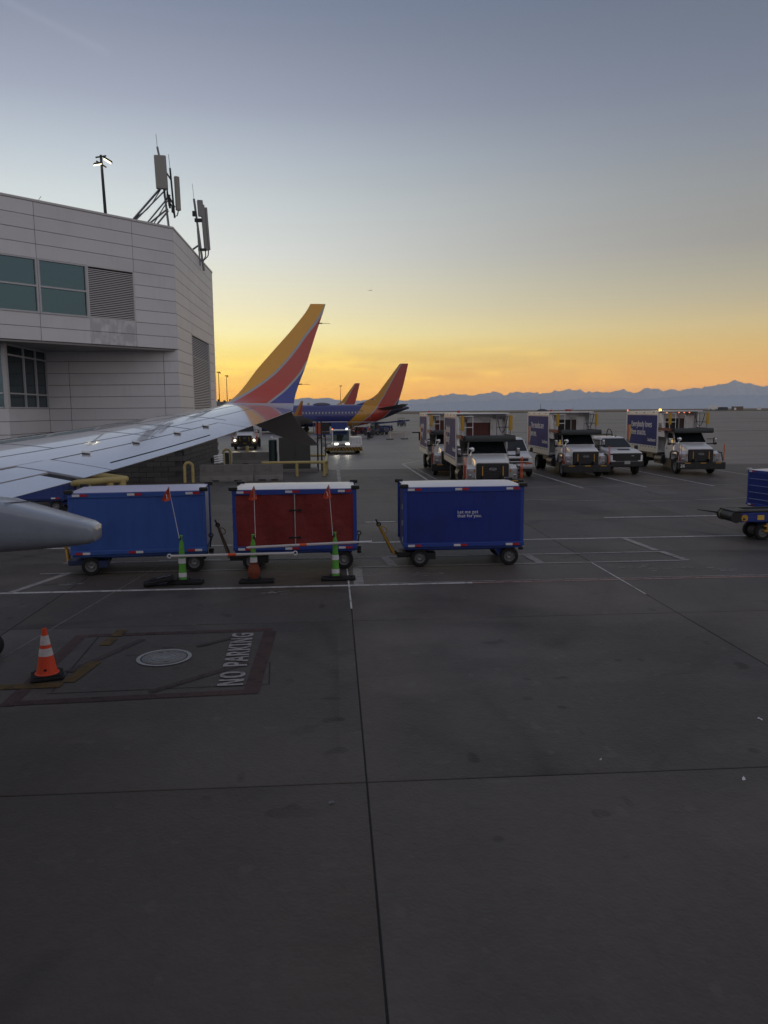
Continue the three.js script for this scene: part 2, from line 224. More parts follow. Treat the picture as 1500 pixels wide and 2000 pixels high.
// salt-like pale scuffs of old paint
for (const [x, z, w, d] of [[0.9, -17.9, 0.9, 0.5], [2.1, -17.6, 0.8, 0.25], [8.2, -17.6, 1.6, 0.35], [7.0, -17.9, 0.9, 0.25], [-1.4, -16.1, 0.6, 0.25], [-6.0, -17.4, 0.5, 0.18], [9.2, -17.4, 0.5, 0.2]])
  for (let k = 0; k < 13; k++) { const a = x + (rnd() - 0.5) * w, b = z + (rnd() - 0.5) * d * 1.5; stripe([[a, b], [a + 0.05 + rnd() * 0.16, b + (rnd() - 0.5) * 0.05]], 0.012 + rnd() * 0.035, P.faint, 'paint_scuff'); }
part('drain_grate', uvBy(bx(1.2, 0.012, 1.7, 15.0, 0.004, -34.0), (x, y, z) => [x, z]), mat(0.13, 0.125, 0.12, 0.7, { map: dirt }), apron);

// mountains: two ranges of real relief
function range(name, prof, r0, r1, hk, s, col) {
  const A = 1100, N = 20, p = [], ix = [];
  for (let i = 0; i <= A; i++) {
    const px = -300 + 2200 * i / A, az = Math.atan((px - 750) / 1505) + 3.6 * R;
    let h = 0; { let k = 1; while (k < prof.length - 1 && px > prof[k][0]) k++; const a = prof[k - 1], b = prof[k], t = Math.min(1, Math.max(0, (px - a[0]) / (b[0] - a[0]))); h = a[1] + (b[1] - a[1]) * (t * t * (3 - 2 * t)); }
    for (let j = 0; j <= N; j++) {
      const t = j / N, q = t < 0.6 ? t / 0.6 : 1 - (t - 0.6) / 0.4 * 0.5, wob = Math.sin(t * Math.PI * 0.85);
      const rid = 1 - Math.abs(2 * fbm(i / A, t * 0.35, 130, 5, 5, s) - 1), r = r0 + (r1 - r0) * t, cosk = Math.cos(az - 3.6 * R);
      const peak = h * (r0 + (r1 - r0) * 0.6) / 1505 / cosk * hk;
      const y = peak * Math.pow(q, 0.8) * (0.86 + 0.22 * rid * (0.4 + 0.6 * wob)) + peak * 0.14 * (fbm(i / A, t, 160, 9, 4, s + 5) - 0.5) * q;
      p.push(Math.sin(az) * r, y - (j ? 0 : 20), -Math.cos(az) * r);
    }
  }
  const w = N + 1; for (let i = 0; i < A; i++) for (let j = 0; j < N; j++) { const k = i * w + j; ix.push(k, k + w, k + 1, k + w, k + w + 1, k + 1); }
  const g = new THREE.BufferGeometry(); g.setAttribute('position', new THREE.Float32BufferAttribute(p, 3)); g.setIndex(ix); g.computeVertexNormals();
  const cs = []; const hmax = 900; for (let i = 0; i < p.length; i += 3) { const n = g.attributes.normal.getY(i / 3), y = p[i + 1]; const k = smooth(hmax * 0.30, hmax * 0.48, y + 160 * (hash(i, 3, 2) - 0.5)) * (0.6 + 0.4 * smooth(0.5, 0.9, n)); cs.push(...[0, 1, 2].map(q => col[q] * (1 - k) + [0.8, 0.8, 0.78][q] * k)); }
  g.setAttribute('color', new THREE.Float32BufferAttribute(cs, 3));
  const o = new THREE.Mesh(g, new THREE.MeshStandardMaterial({ vertexColors: true, roughness: 1 })); o.name = name; o.userData.kind = 'structure'; scene.add(o);
}
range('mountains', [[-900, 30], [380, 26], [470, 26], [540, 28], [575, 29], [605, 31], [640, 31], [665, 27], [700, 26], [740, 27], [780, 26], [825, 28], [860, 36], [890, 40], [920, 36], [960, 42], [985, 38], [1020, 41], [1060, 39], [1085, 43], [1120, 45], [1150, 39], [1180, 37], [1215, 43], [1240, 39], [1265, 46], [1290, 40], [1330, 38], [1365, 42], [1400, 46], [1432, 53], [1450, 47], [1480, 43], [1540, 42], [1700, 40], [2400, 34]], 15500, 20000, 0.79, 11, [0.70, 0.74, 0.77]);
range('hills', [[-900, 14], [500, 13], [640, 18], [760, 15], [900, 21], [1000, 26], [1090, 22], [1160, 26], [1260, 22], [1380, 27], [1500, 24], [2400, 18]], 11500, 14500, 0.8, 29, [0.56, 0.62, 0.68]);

// ---------------------------------------------------------------- terminal building
const panelM = [1, 0.97, 1.02, 0.985].map((k, i) => { const m = mat(0.725 * k, 0.73 * k, 0.745 * k, 0.5, { map: softDirt.clone() }); m.map.offset.set(i * 0.31, i * 0.17); m.map.needsUpdate = true; return m; });
const stainTex = tex(512, 256, (u, v) => { const n = fbm(u, v, 6, 3, 5, 88), drip = fbm(u, v, 30, 2, 3, 21); return 0.70 + 0.27 * smooth(0.35, 0.7, n * 0.7 + drip * 0.3); });
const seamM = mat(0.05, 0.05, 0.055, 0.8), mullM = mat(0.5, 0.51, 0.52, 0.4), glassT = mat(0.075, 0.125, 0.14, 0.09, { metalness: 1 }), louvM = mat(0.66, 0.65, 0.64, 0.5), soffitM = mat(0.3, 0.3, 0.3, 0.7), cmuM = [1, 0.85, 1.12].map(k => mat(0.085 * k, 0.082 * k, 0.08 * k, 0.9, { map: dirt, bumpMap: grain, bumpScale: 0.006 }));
{
  const t = thing('terminal_building', 'grey panelled airport terminal with tinted windows and louvres left behind the wing', 'building', [-8.4, 0, -43.2]);
  // local: corner A at the origin, chamfer towards (-1, +1), side face along -z
  const prism = (pts, y0, y1) => { const s = new THREE.Shape(pts.map(p => new THREE.Vector2(p[0], -p[1]))); return new THREE.ExtrudeGeometry(s, { depth: y1 - y0, bevelEnabled: false }).rotateX(-Math.PI / 2).translate(0, y0, 0); };
  const i = 0.09;
  part('wall', [prism([[-i * 0.4, -i], [-12 * 0.7071 - i, 12 * 0.7071 - i * 1.2], [-34, 8.4], [-34, -13.3], [-i, -13.3 + i]].map(p => p).reverse(), 7.22, 13.5)], seamM, t);
  part('lower_wall', [prism([[-i, -i], [-7.1, -i], [-7.1, 5.2], [-34, 5.2], [-34, -13.3], [-i, -13.3 + i]].reverse(), 0, 7.2)], seamM, t);
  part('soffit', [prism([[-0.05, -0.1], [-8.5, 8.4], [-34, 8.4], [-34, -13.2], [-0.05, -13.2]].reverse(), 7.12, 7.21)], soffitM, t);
  part('roof', [prism([[0.02, 0.02], [-8.5, 8.53], [-34, 8.53], [-34, -13.3], [0.02, -13.3]].reverse(), 13.5, 13.56)], mat(0.3, 0.3, 0.31, 0.7), t);
  // a face: origin o, unit direction u, outward normal n, panels between stations and heights
  function face(o, ang, cols, rows, skip) {
    const turn = ang, ux = Math.cos(turn), uz = -Math.sin(turn), nx = Math.sin(turn), nz = Math.cos(turn);
    for (let c = 0; c < cols.length - 1; c++) for (let r = 0; r < rows.length - 1; r++) {
      if (skip && skip(c, r)) continue;
      const a = cols[c], b = cols[c + 1], y0 = rows[r], y1 = rows[r + 1], s = (a + b) / 2;
      const g = uvBy(rb(b - a - 0.022, y1 - y0 - 0.022, 0.07, 0.006), (x, y) => [(x + s) / 7, (y + y0) / 5]).rotateY(turn).translate(o[0] + ux * s - nx * 0.035, (y0 + y1) / 2, o[2] + uz * s - nz * 0.035);
      part('wall_panel', g, panelM[(hash(c + 3, r, Math.round(ang * 9) + 20) * 4) | 0], t);
    }
  }
  const row = k => 13.5 - 0.628 * k, rows = []; for (let k = 10; k >= 0; k--) rows.push(row(k));     // 7.22 .. 13.5
  const rowsLow = []; for (let k = 18; k >= 10; k--) rowsLow.push(row(k));
  // chamfer face: runs from C (left) to A; station 0 at A counts to the left, so u = (-.707, +.707): use turn so that +u points from C to A
  const cAng = -Math.PI / 4, at = s => [-(0.7071 * s), 0, 0.7071 * s];
  const L = 12, S = s => L - s;                                                            // station along +u from C
  const cols = [S(12), S(7.45), S(2.45), S(0)], o = at(L); 
  // +u direction for angle a: (cos a, -sin a) = (.707, -(-.707)) -> needs -z: choose a = +45 degrees
  const A45 = Math.PI / 4;
  face([o[0], 0, o[2]], A45, cols, rows, (c, r) => (c <= 1 && r >= 2 && r < 6));
  const onC = (s, y, out) => { const p = at(s); return [p[0] + 0.7071 * out, y, p[2] + 0.7071 * out]; };
  // windows of the chamfer: two bays, two lights each
  const yb = row(8) , yt = row(4), ym = 9.72;
  for (const [s0, s1] of [[5.0, 7.45], [7.45, 12]]) {
    const w = s1 - s0, sc = (s0 + s1) / 2, win = part('window', [bx(w - 0.02, 0.08, 0.12, ...onC(sc, yb + 0.04, -0.03), 0, A45), bx(w - 0.02, 0.08, 0.12, ...onC(sc, yt - 0.04, -0.03), 0, A45), bx(w - 0.02, 0.08, 0.12, ...onC(sc, ym, -0.03), 0, A45), bx(0.09, yt - yb - 0.16, 0.13, ...onC(s0 + 0.055, (yb + yt) / 2, -0.03), 0, A45), bx(0.09, yt - yb - 0.16, 0.13, ...onC(s1 - 0.055, (yb + yt) / 2, -0.03), 0, A45)], mullM, t);
    for (const [a, b] of [[yb + 0.08, ym - 0.04], [ym + 0.04, yt - 0.08]]) part('pane', bx(w - 0.2, b - a, 0.03, ...onC(sc, (a + b) / 2, -0.07), 0, A45), glassT, win);
  }
  { // louvre of the chamfer
    const s0 = 2.45, s1 = 5.0, w = s1 - s0, sc = (s0 + s1) / 2, n = 27;
    const lv = part('louvre', [bx(w, 0.05, 0.1, ...onC(sc, yb + 0.02, -0.04), 0, A45), bx(w, 0.05, 0.1, ...onC(sc, yt - 0.02, -0.04), 0, A45), bx(0.05, yt - yb - 0.1, 0.1, ...onC(s0 + 0.03, (yb + yt) / 2, -0.04), 0, A45), bx(0.05, yt - yb - 0.1, 0.1, ...onC(s1 - 0.03, (yb + yt) / 2, -0.04), 0, A45)], louvM, t);
    part('backing', bx(w - 0.1, yt - yb - 0.1, 0.01, ...onC(sc, (yb + yt) / 2, -0.086), 0, A45), M.black, lv);
    const sg = bx(w - 0.12, 0.036, 0.02, 0, 0, 0, -0.5, 0);
    for (let k = 0; k < n; k++) { const m = part('slat', sg, louvM, lv); m.rotation.y = A45; m.position.set(...onC(sc, yb + 0.09 + k * (yt - yb - 0.16) / n, -0.04)); }
  }
  // stained panels under the louvre
  for (const r of [0, 1]) part('stained_panel', uvBy(rb(2.53, 0.606, 0.01, 0.003), (x, y) => [x / 2.6 + 0.5, (y + r * 0.63) / 1.3 + 0.25]).rotateY(A45).translate(...onC(3.72, (rows[r] + rows[r + 1]) / 2, 0.004)), mat(0.725, 0.73, 0.745, 0.55, { map: stainTex }), t);
  // side face towards the apron (normal +x): u from B to A is +z: angle a with (cos a, -sin a) = (0, 1) -> a = -90; normal (sin a) = -1, so walk the other way
  const sCols = [0, 4.3, 7.5, 10.8, 13.3];
  const rowsAll = [...rowsLow.slice(0, -1), ...rows];
  face([0, 0, 0], Math.PI / 2, sCols, rowsAll, (c, r) => (c === 1 || c === 2) && rowsAll[r] < 8.4 && rowsAll[r] > 3.3);
  {
    const z0 = 4.3, z1 = 10.8, y0 = row(16), y1 = rowsAll.find(y => y > 8.4), w = z1 - z0, n = 46;
    const lv = part('louvre', [bx(0.1, 0.06, w, -0.04, y1 - 0.03, -(z0 + z1) / 2), bx(0.1, 0.06, w, -0.04, y0 + 0.03, -(z0 + z1) / 2), bx(0.1, y1 - y0 - 0.12, 0.06, -0.04, (y0 + y1) / 2, -z0 - 0.03), bx(0.1, y1 - y0 - 0.12, 0.06, -0.04, (y0 + y1) / 2, -z1 + 0.03)], louvM, t);
    part('backing', bx(0.01, y1 - y0 - 0.12, w - 0.12, -0.085, (y0 + y1) / 2, -(z0 + z1) / 2), M.black, lv);
    const sg = bx(0.02, 0.044, w - 0.14, 0, 0, 0, 0, 0, 0.5);
    for (let k = 0; k < n; k++) { const m = part('slat', sg, louvM, lv); m.position.set(-0.04, y0 + 0.12 + k * (y1 - y0 - 0.2) / n, -(z0 + z1) / 2); }
  }
  // recessed lower wall, facing the camera
  face([-7.0, 0, 0], 0, [0, 1.15, 6.2, 7.0], rowsLow);
  // window wall (normal +x) and the face beside it
  const wx = -7.0;
  face([wx, 0, 5.3], Math.PI / 2, [0, 5.3], rowsLow, (c, r) => rowsLow[r] > 3.9);
  face([-16, 0, 5.3], 0, [0, 4.6, 9.0], rowsLow, (c, r) => rowsLow[r] > 3.9);
  {
    const y0 = row(15), y1 = 7.12, tr = 6.62, lo = 4.8;
    const zs = [0.06, 1.4, 2.95, 4.95], bars = [];
    for (const y of [y0 + 0.04, lo, tr, y1 - 0.04]) bars.push(bx(0.12, 0.07, 5.0, wx - 0.03, y, 2.5));
    const win = part('window', bars, mullM, t);
    for (const z of [0.05, 1.55, 3.1]) part('mullion', bx(0.12, y1 - y0, 0.07, wx - 0.025, (y0 + y1) / 2, z), mullM, win);
    for (const [a, b] of [[0.09, 1.51], [1.59, 3.06], [3.14, 4.98]]) for (const [c, d] of [[y0 + 0.075, lo - 0.035], [lo + 0.035, tr - 0.035], [tr + 0.035, y1 - 0.075]]) part('pane', bx(0.03, d - c, b - a, wx - 0.07, (c + d) / 2, (a + b) / 2), glassT, win);
    const w2 = part('window', [y0 + 0.04, lo, tr, y1 - 0.04].map(y => bx(8.5, 0.07, 0.12, wx - 4.45, y, 5.27)), mullM, t);
    part('corner_post', bx(0.2, y1 - y0, 0.22, wx - 0.08, (y0 + y1) / 2, 5.16), mullM, w2);
    for (const x of [-2.3, -4.5]) part('mullion', bx(0.08, y1 - y0, 0.12, wx + x, (y0 + y1) / 2, 5.275), mullM, w2);
    for (const [a, b] of [[-2.26, -0.19], [-4.46, -2.34], [-8.6, -4.54]]) for (const [c, d] of [[y0 + 0.075, lo - 0.035], [lo + 0.035, tr - 0.035], [tr + 0.035, y1 - 0.075]]) part('pane', bx(b - a, d - c, 0.03, wx + (a + b) / 2, (c + d) / 2, 5.23), glassT, w2);
  }
  // block base
  const bh = 0.2855, bl = 0.8, topY = row(18);
  const bg = [rb(bl - 0.02, bh - 0.02, 0.09, 0.008)], rows2 = Math.floor(topY / bh);
  const base = new THREE.Group(); base.name = 'block_base'; t.add(base);
  for (let r = 0; r < rows2; r++) { const off = (r % 2) * bl / 2;
    for (let k = 0; k < 9; k++) { const m = part('block', bg[0], cmuM[(hash(k, r, 3) * 3) | 0], base); m.position.set(-bl / 2 - k * bl - off + (off ? 0.0 : 0), (r + 0.5) * bh, -0.03); }
    for (let k = 0; k < 16; k++) { const m = part('block', bg[0], cmuM[(hash(k, r, 9) * 3) | 0], base); m.rotation.y = Math.PI / 2; m.position.set(-0.03, (r + 0.5) * bh, -0.5 - k * bl - off); } }
  part('roof_edge', [bx(12.02, 0.1, 0.06, ...onC(6, 13.56, 0.0), 0, A45), bx(0.06, 0.1, 13.3, 0.0, 13.56, -6.68)], mat(0.55, 0.55, 0.54, 0.4), t);
}
// things on the roof
{
  const t = thing('floodlight_mast', 'tall dark mast with two lit floodlights standing behind the terminal roof edge', 'light mast', [-12.6, 13.56, -46]);
  part('pole', rod(V(0, 0, 0), V(-0.12, 4.5, 0), 0.1, 0.07), M.darkMetal, t);
  part('crossarm', [bx(0.6, 0.07, 0.07, -0.12, 4.42, 0, 0, 0.5, 0.3), bx(0.6, 0.07, 0.07, -0.1, 4.0, 0.06, 0, 0.3, -0.5)], M.darkMetal, t);
  for (const [x, y, z, ry, rz] of [[0.27, 4.22, 0.06, 0.2, -0.5], [-0.27, 4.02, 0.1, -2.6, -0.3]]) { const h = part('floodlight', rb(0.5, 0.11, 0.28, 0.04, x, y, z, 0, ry, rz), M.darkMetal, t); part('lamp', rb(0.42, 0.05, 0.22, 0.02, x - 0.02, y - 0.06, z + 0.02, 0, ry, rz), M.headlight, h); const l = new THREE.PointLight(new THREE.Color(1, 0.86, 0.55), 0.06, 0, 2); l.position.set(x - 0.05, y - 0.3, z + 0.05); l.castShadow = true; t.add(l); }
}
function antenna(name, label, pos, turn, big) {
  const t = thing(name, label, 'antenna', pos, turn, 'panel antennas on the terminal roof');
  return t;
}
{
  const t = antenna('cell_antenna', 'broad pale panel antenna on long braces near the terminal corner', [-8.75, 13.56, -43.9], 0);
  part('pole', [rod(V(0.02, 0, 0), V(-0.3, 3.8, 0), 0.06), rod(V(-0.32, 3.7, 0), V(-0.42, 4.3, 0), 0.055), rod(V(-0.42, 4.3, 0), V(-0.46, 4.95, 0), 0.012)], M.galv, t);
  part('panel', rb(0.62, 1.72, 0.22, 0.06, -0.24, 2.95, 0.2, 0, 0.25, 0.03), mat(0.3, 0.3, 0.27, 0.5), t);
  part('brace', [rod(V(-2.5, 0, -0.2), V(-0.2, 2.35, 0), 0.06), rod(V(-2.2, 0, 0.2), V(-0.05, 2.1, 0.1), 0.04)], M.galv, t);
  part('brace', [rod(V(-1.4, 0, 0.2), V(0.15, 1.85, 0), 0.045), rod(V(-1.1, 0, -0.2), V(0.1, 1.7, 0), 0.03)], M.galv, t);
  part('brace', [rod(V(-1.5, 0, 0), V(0.0, 1.15, 0), 0.05), rod(V(-0.9, 0, 0), V(0.02, 1.05, 0), 0.05)], M.galv, t);
  part('arm', [rod(V(0, 1.95, 0), V(0.38, 1.2, 0.1), 0.045), rod(V(0.0, 3.0, 0), V(0.25, 2.6, 0.1), 0.04), rod(V(0.36, 0.65, 0.1), V(0.22, 3.2, 0.1), 0.05), rod(V(0.22, 3.2, 0.1), V(0.17, 3.9, 0.1), 0.012)], M.darkMetal, t);
  part('panel', rb(0.26, 1.75, 0.2, 0.05, 0.56, 1.9, 0.1, 0, 0.9, 0.02), mat(0.32, 0.32, 0.28, 0.5), t);
  part('cable', [tube([V(-0.1, 2.3, 0.2), V(-0.12, 1.7, 0.25), V(0.0, 1.6, 0.2), V(0.03, 2.3, 0.2)], 0.025, 16, 6), tube([V(0.05, 2.3, 0.2), V(0.1, 1.2, 0.2), V(0.2, 1.4, 0.2), V(0.34, 0.8, 0.15), V(0.5, 0.75, 0.15), V(0.57, 1.05, 0.1)], 0.03, 24, 6), tube([V(-0.25, 2.2, 0.1), V(-1.0, 1.2, 0), V(-1.6, 0.75, 0), V(-2.2, 0.1, 0)], 0.025, 20, 6), bx(0.1, 0.45, 0.1, 0.15, 1.35, 0.2), bx(0.1, 0.4, 0.1, 0.28, 1.1, 0.2)], M.black, t);
}
{
  const t = antenna('cell_antenna', 'slim stack of panel antennas at the far end of the terminal roof edge', [-8.52, 13.2, -51.5], 0);
  part('pole', [rod(V(0.35, -0.4, 0), V(-0.1, 4.0, 0), 0.07), rod(V(-0.1, 4.0, 0), V(-0.16, 4.9, 0), 0.012), rod(V(0.05, 2.2, 0), V(0.15, -0.1, 0.1), 0.05)], M.galv, t);
  part('brace', [rod(V(-1.5, 0.1, 0), V(0.05, 1.15, 0), 0.06), rod(V(-0.8, 0, 0), V(0.1, 0.45, 0), 0.04)], M.galv, t);
  part('panel', rb(0.34, 1.0, 0.22, 0.05, 0.3, 3.4, 0.1, 0, 0.5, 0.05), mat(0.26, 0.26, 0.25, 0.5), t);
  part('panel', rb(0.24, 2.8, 0.18, 0.05, 0.48, 2.25, 0, 0, 0.7, 0.06), mat(0.26, 0.26, 0.25, 0.5), t);
  part('panel', rb(0.16, 2.6, 0.14, 0.04, 0.66, 2.2, -0.1, 0, 0.9, 0.06), mat(0.28, 0.28, 0.27, 0.5), t);
  part('bracket', [bx(0.5, 0.2, 0.2, 0.15, 2.7, 0), bx(0.5, 0.15, 0.15, 0.3, 0.9, 0), bx(0.25, 0.3, 0.2, -0.1, 3.1, 0)], M.darkMetal, t);
  part('cable', [tube([V(0.5, 0.85, 0), V(0.5, 0.5, 0.05), V(0.4, 0.3, 0.05), V(0.3, 0.1, 0.02)], 0.035, 16, 6), tube([V(0.68, 0.9, -0.05), V(0.66, 0.55, 0.02), V(0.5, 0.35, 0.05), V(0.32, 0.2, 0.02)], 0.035, 16, 6)], M.black, t);
}
{ const t = thing('whip_aerial', 'short thin leaning aerial on the terminal roof edge left of the floodlights', 'aerial', [-13.9, 13.56, -39]); part('rod', rod(V(-0.1, 0, 0), V(0.25, 0.45, 0), 0.012), M.galv, t); part('foot', cy(0.04, 0.05, 0.06, 8, -0.1, 0.03, 0), M.darkMetal, t); }

// ---------------------------------------------------------------- the near jet's wing
{
  const t = thing('airplane', 'pale grey jet wing with yellow red and blue winglet reaching across the left foreground', 'airplane', [0, 0, 0]);
  const hT = d => 2.99 + (d - 7.55) * 0.0989 + (d - 7.55) * (d - 12.79) * 0.0046;        // trailing edge height along the span
  const LE = d => -2.13 - 0.53 * (15.5 - d), TE = d => d > 4 ? -0.71 - 0.311 * (15.5 - d) : -4.287 - 0.02 * (4 - d);
  const sh = f => 10 * (0.2969 * Math.sqrt(f) - 0.126 * f - 0.3516 * f * f + 0.2843 * f ** 3 - 0.1036 * f ** 4);
  const tcU = d => 0.085 - 0.0022 * (d - 6), tcL = 0.04;
  const P3 = (d, f, up) => { const c = TE(d) - LE(d); return V(LE(d) + f * c, hT(d) + 0.025 * c * (1 - f) + (up ? tcU(d) * sh(f) * c : -tcL * sh(f) * c) + 0.004 * (up ? 1 : -1), -d); };
  function patch(d0, d1, f0, f1, nD = 12, nF = 8, lift = 0) {
    const rings = [];
    for (let i = 0; i <= nD; i++) { const d = d0 + (d1 - d0) * i / nD, r = []; for (let k = 0; k <= nF; k++) { const f = f0 + (f1 - f0) * (f0 === 0 ? (k / nF) ** 1.8 : k / nF); r.push(P3(d, f, true).add(V(0, lift, 0))); } for (let k = nF; k >= 0; k--) { const f = f0 + (f1 - f0) * (f0 === 0 ? (k / nF) ** 1.8 : k / nF); if (f === 0) continue; r.push(P3(d, f, false)); } rings.push(r); }
    return uvBy(loft(rings, 0.5), (x, y, z) => [x / 6, z / 6]);
  }
  const wingDirt = tex(512, 512, (u, v) => 0.95 - 0.12 * smooth(0.5, 0.8, fbm(u, v, 8, 5, 5, 71)) - 0.05 * (fbm(u, v, 50, 50, 2, 4)));
  const skin = mat(0.74, 0.76, 0.80, 0.17, { map: wingDirt, metalness: 0.7, clearcoat: 1, clearcoatRoughness: 0.04 }), bare = mat(0.42, 0.44, 0.46, 0.16, { metalness: 0.8, map: wingDirt }), gapM = mat(0.02, 0.02, 0.022, 0.8), seamGrey = mat(0.2, 0.21, 0.23, 0.6);
  const g = 0.012;
  part('wing', [patch(0.4, 15.2, 0.125, 0.745, 26, 14)], skin, t);
  for (const [a, b] of [[0.4, 5.3], [5.32, 8.2], [8.22, 11.1], [11.12, 14.0], [14.02, 15.2]]) part('slat', patch(a, b, 0, 0.122, 5, 10), bare, t);
  part('spar_gap', patch(0.5, 13.2, 0.72, 0.97, 14, 4, -0.02).translate(0, -0.008, 0), gapM, t);
  part('wingtip_panel', patch(13.1 + g, 15.2, 0.745, 1, 8, 5), skin, t);
  const ail = part('aileron', [patch(9.3 + g, 13.1 - g, 0.757, 1, 10, 6)], skin, t);
  part('hinge_cover', [9.9, 10.9, 11.9, 12.7].map(d => { const p = P3(d, 0.742, true); return rb(0.1, 0.02, 0.22, 0.009, p.x + 0.02, p.y + 0.002, p.z, 0, 0.35, -0.13); }), M.whitePlain, t);
  part('trim_tab', [9.6, 10.1, 10.6, 11.1, 11.6].map(d => sheet([P3(d, 0.928, true), P3(d, 0.934, true), P3(d + 0.49, 0.934, true), P3(d + 0.49, 0.928, true)].map(p => p.add(V(0, 0.003, 0))), 0.004)), gapM, ail);
  part('fixed_trailing_edge', patch(8.78, 9.3 - g, 0.745, 1, 3, 6), skin, t);
  part('flap', patch(0.4, 8.78 - g, 0.757, 0.87, 10, 4, -0.006), skin, t);
  part('flap', patch(0.4, 8.6, 0.876, 1, 10, 4, -0.012), skin, t);
  part('spoiler', [[5.0, 6.5], [6.52, 8.0], [8.02, 9.2]].map(([a, b]) => patch(a, b, 0.62, 0.742, 4, 4, 0.003)), skin, t);
  // the cabin the picture is taken from: it stands behind the camera and shades the ground beside it
  { const st = [[-20.5, 2.9, 0.1], [-20, 2.9, 0.7], [-18.8, 3.0, 1.3], [-17, 3.1, 1.75], [-15, 3.12, 1.88], [9, 3.12, 1.88], [12, 3.3, 1.7], [15, 3.7, 1.2], [18, 4.2, 0.6], [19.5, 4.4, 0.2]];
    part('fuselage', loft(st.map(([x, y, r]) => Array.from({ length: 40 }, (_, k) => V(x, y + r * Math.sin(k * Math.PI / 20), 2.42 - r * Math.cos(k * Math.PI / 20)))).reverse(), 0.7), mat(0.03, 0.05, 0.2, 0.3, coat), t); }
  // wing seams
  for (const [d, f0, , f1] of [[8.75, 0.13, 8.75, 0.6], [11.4, 0.13, 11.4, 0.74], [13.4, 0.13, 13.4, 0.74], [9.9, 0.13, 9.9, 0.6], [12.3, 0.13, 12.3, 0.74]]) part('panel_seam', [0].map(() => { const r = []; for (let i = 0; i < 8; i++) { const a = f0 + (f1 - f0) * i / 8, b = f0 + (f1 - f0) * (i + 1) / 8; r.push(sheet([P3(d, a, true), P3(d, b, true), P3(d + 0.012, b, true), P3(d + 0.012, a, true)].map(p => p.add(V(0, 0.002, 0))), 0.003)); } return r; }), seamGrey, t);
  for (const f of [0.34, 0.6]) { const r = []; for (let i = 0; i < 30; i++) { const a = 6 + i * 0.3, b = a + 0.3; r.push([a, b]); } part('panel_seam', r.map(([a, b]) => sheet([P3(a, f, true), P3(b, f, true), P3(b, f + 0.003, true), P3(a, f + 0.003, true)].map(p => p.add(V(0, 0.002, 0))), 0.003)), seamGrey, t); }
  for (const [d, f] of [[9.0, 0.5]]) { const p = P3(d, f, true), q = P3(d, f + 0.05, true), sl = Math.atan2(q.y - p.y, q.x - p.x); part('access_panel', new THREE.TorusGeometry(0.09, 0.003, 4, 28).scale(1.5, 1, 1).rotateX(-Math.PI / 2).rotateX(0.1).rotateZ(sl).translate(p.x, p.y + 0.002, p.z), seamGrey, t); }
  // winglet: the span path bends up from the tip
  const TAB = [[0, -2.289, -0.803], [0.3, -2.17, -0.8], [0.6, -1.97, -0.78], [0.9, -1.77, -0.705], [1.2, -1.555, -0.59], [1.6, -1.208, -0.459], [2.0, -0.857, -0.328], [2.4, -0.54, -0.187], [2.56, -0.45, -0.14]];
  const look = s => { let k = 1; while (k < TAB.length - 1 && s > TAB[k][0]) k++; const p = i => TAB[Math.max(0, Math.min(TAB.length - 1, i))], a = p(k - 1), b = p(k), z = p(k - 2), e = p(k + 1), u = Math.min(1, (s - a[0]) / (b[0] - a[0])); return [1, 2].map(q => { const m0 = (b[q] - z[q]) / (b[0] - z[0] || 1) * (b[0] - a[0]), m1 = (e[q] - a[q]) / (e[0] - a[0] || 1) * (b[0] - a[0]), u2 = u * u, u3 = u2 * u; return (2 * u3 - 3 * u2 + 1) * a[q] + (u3 - 2 * u2 + u) * m0 + (-2 * u3 + 3 * u2) * b[q] + (u3 - u2) * m1; }); };
  const a0 = 7.2 * R, a1 = 79 * R, RB = 0.85, sB = RB * (a1 - a0), sT = 2.56;
  const path = s => { const a = s < sB ? a0 + s / RB : a1, q = Math.min(s, sB), b = a0 + q / RB; let d = 15.2 + RB * (Math.sin(b) - Math.sin(a0)), h = hT(15.2) + RB * (Math.cos(a0) - Math.cos(b)); if (s > sB) { d += (s - sB) * Math.cos(a1); h += (s - sB) * Math.sin(a1); } return [d, h, a]; };
  const rings = [], N = 30;
  for (let i = 0; i <= N; i++) {
    const s = sT * i / N, [d, h, a] = path(s), [le, te] = look(s), c = te - le, r = [];
    const tu = 0.066 * (1 - 0.45 * s / sT), tl = 0.042 * (1 - 0.3 * s / sT);
    const nd = -Math.sin(a), nh = Math.cos(a);
    for (let k = 0; k <= 16; k++) { const f = (k / 16) ** 1.6, o = tu * sh(f) * c + 0.003 + 0.025 * c * (1 - f) * Math.max(0, 1 - s / 1); r.push(V(le + f * c, h + nh * o, -(d + nd * o))); }
    for (let k = 16; k >= 1; k--) { const f = (k / 16) ** 1.6, o = -tl * sh(f) * c - 0.003 + 0.025 * c * (1 - f) * Math.max(0, 1 - s / 1); r.push(V(le + f * c, h + nh * o, -(d + nd * o))); }
    rings.push(r);
  }
  // livery of the winglet: print, in the plane of x and height
  const X0 = -2.7, XW = 2.7, Y0 = 3.7, YH = 2.7;
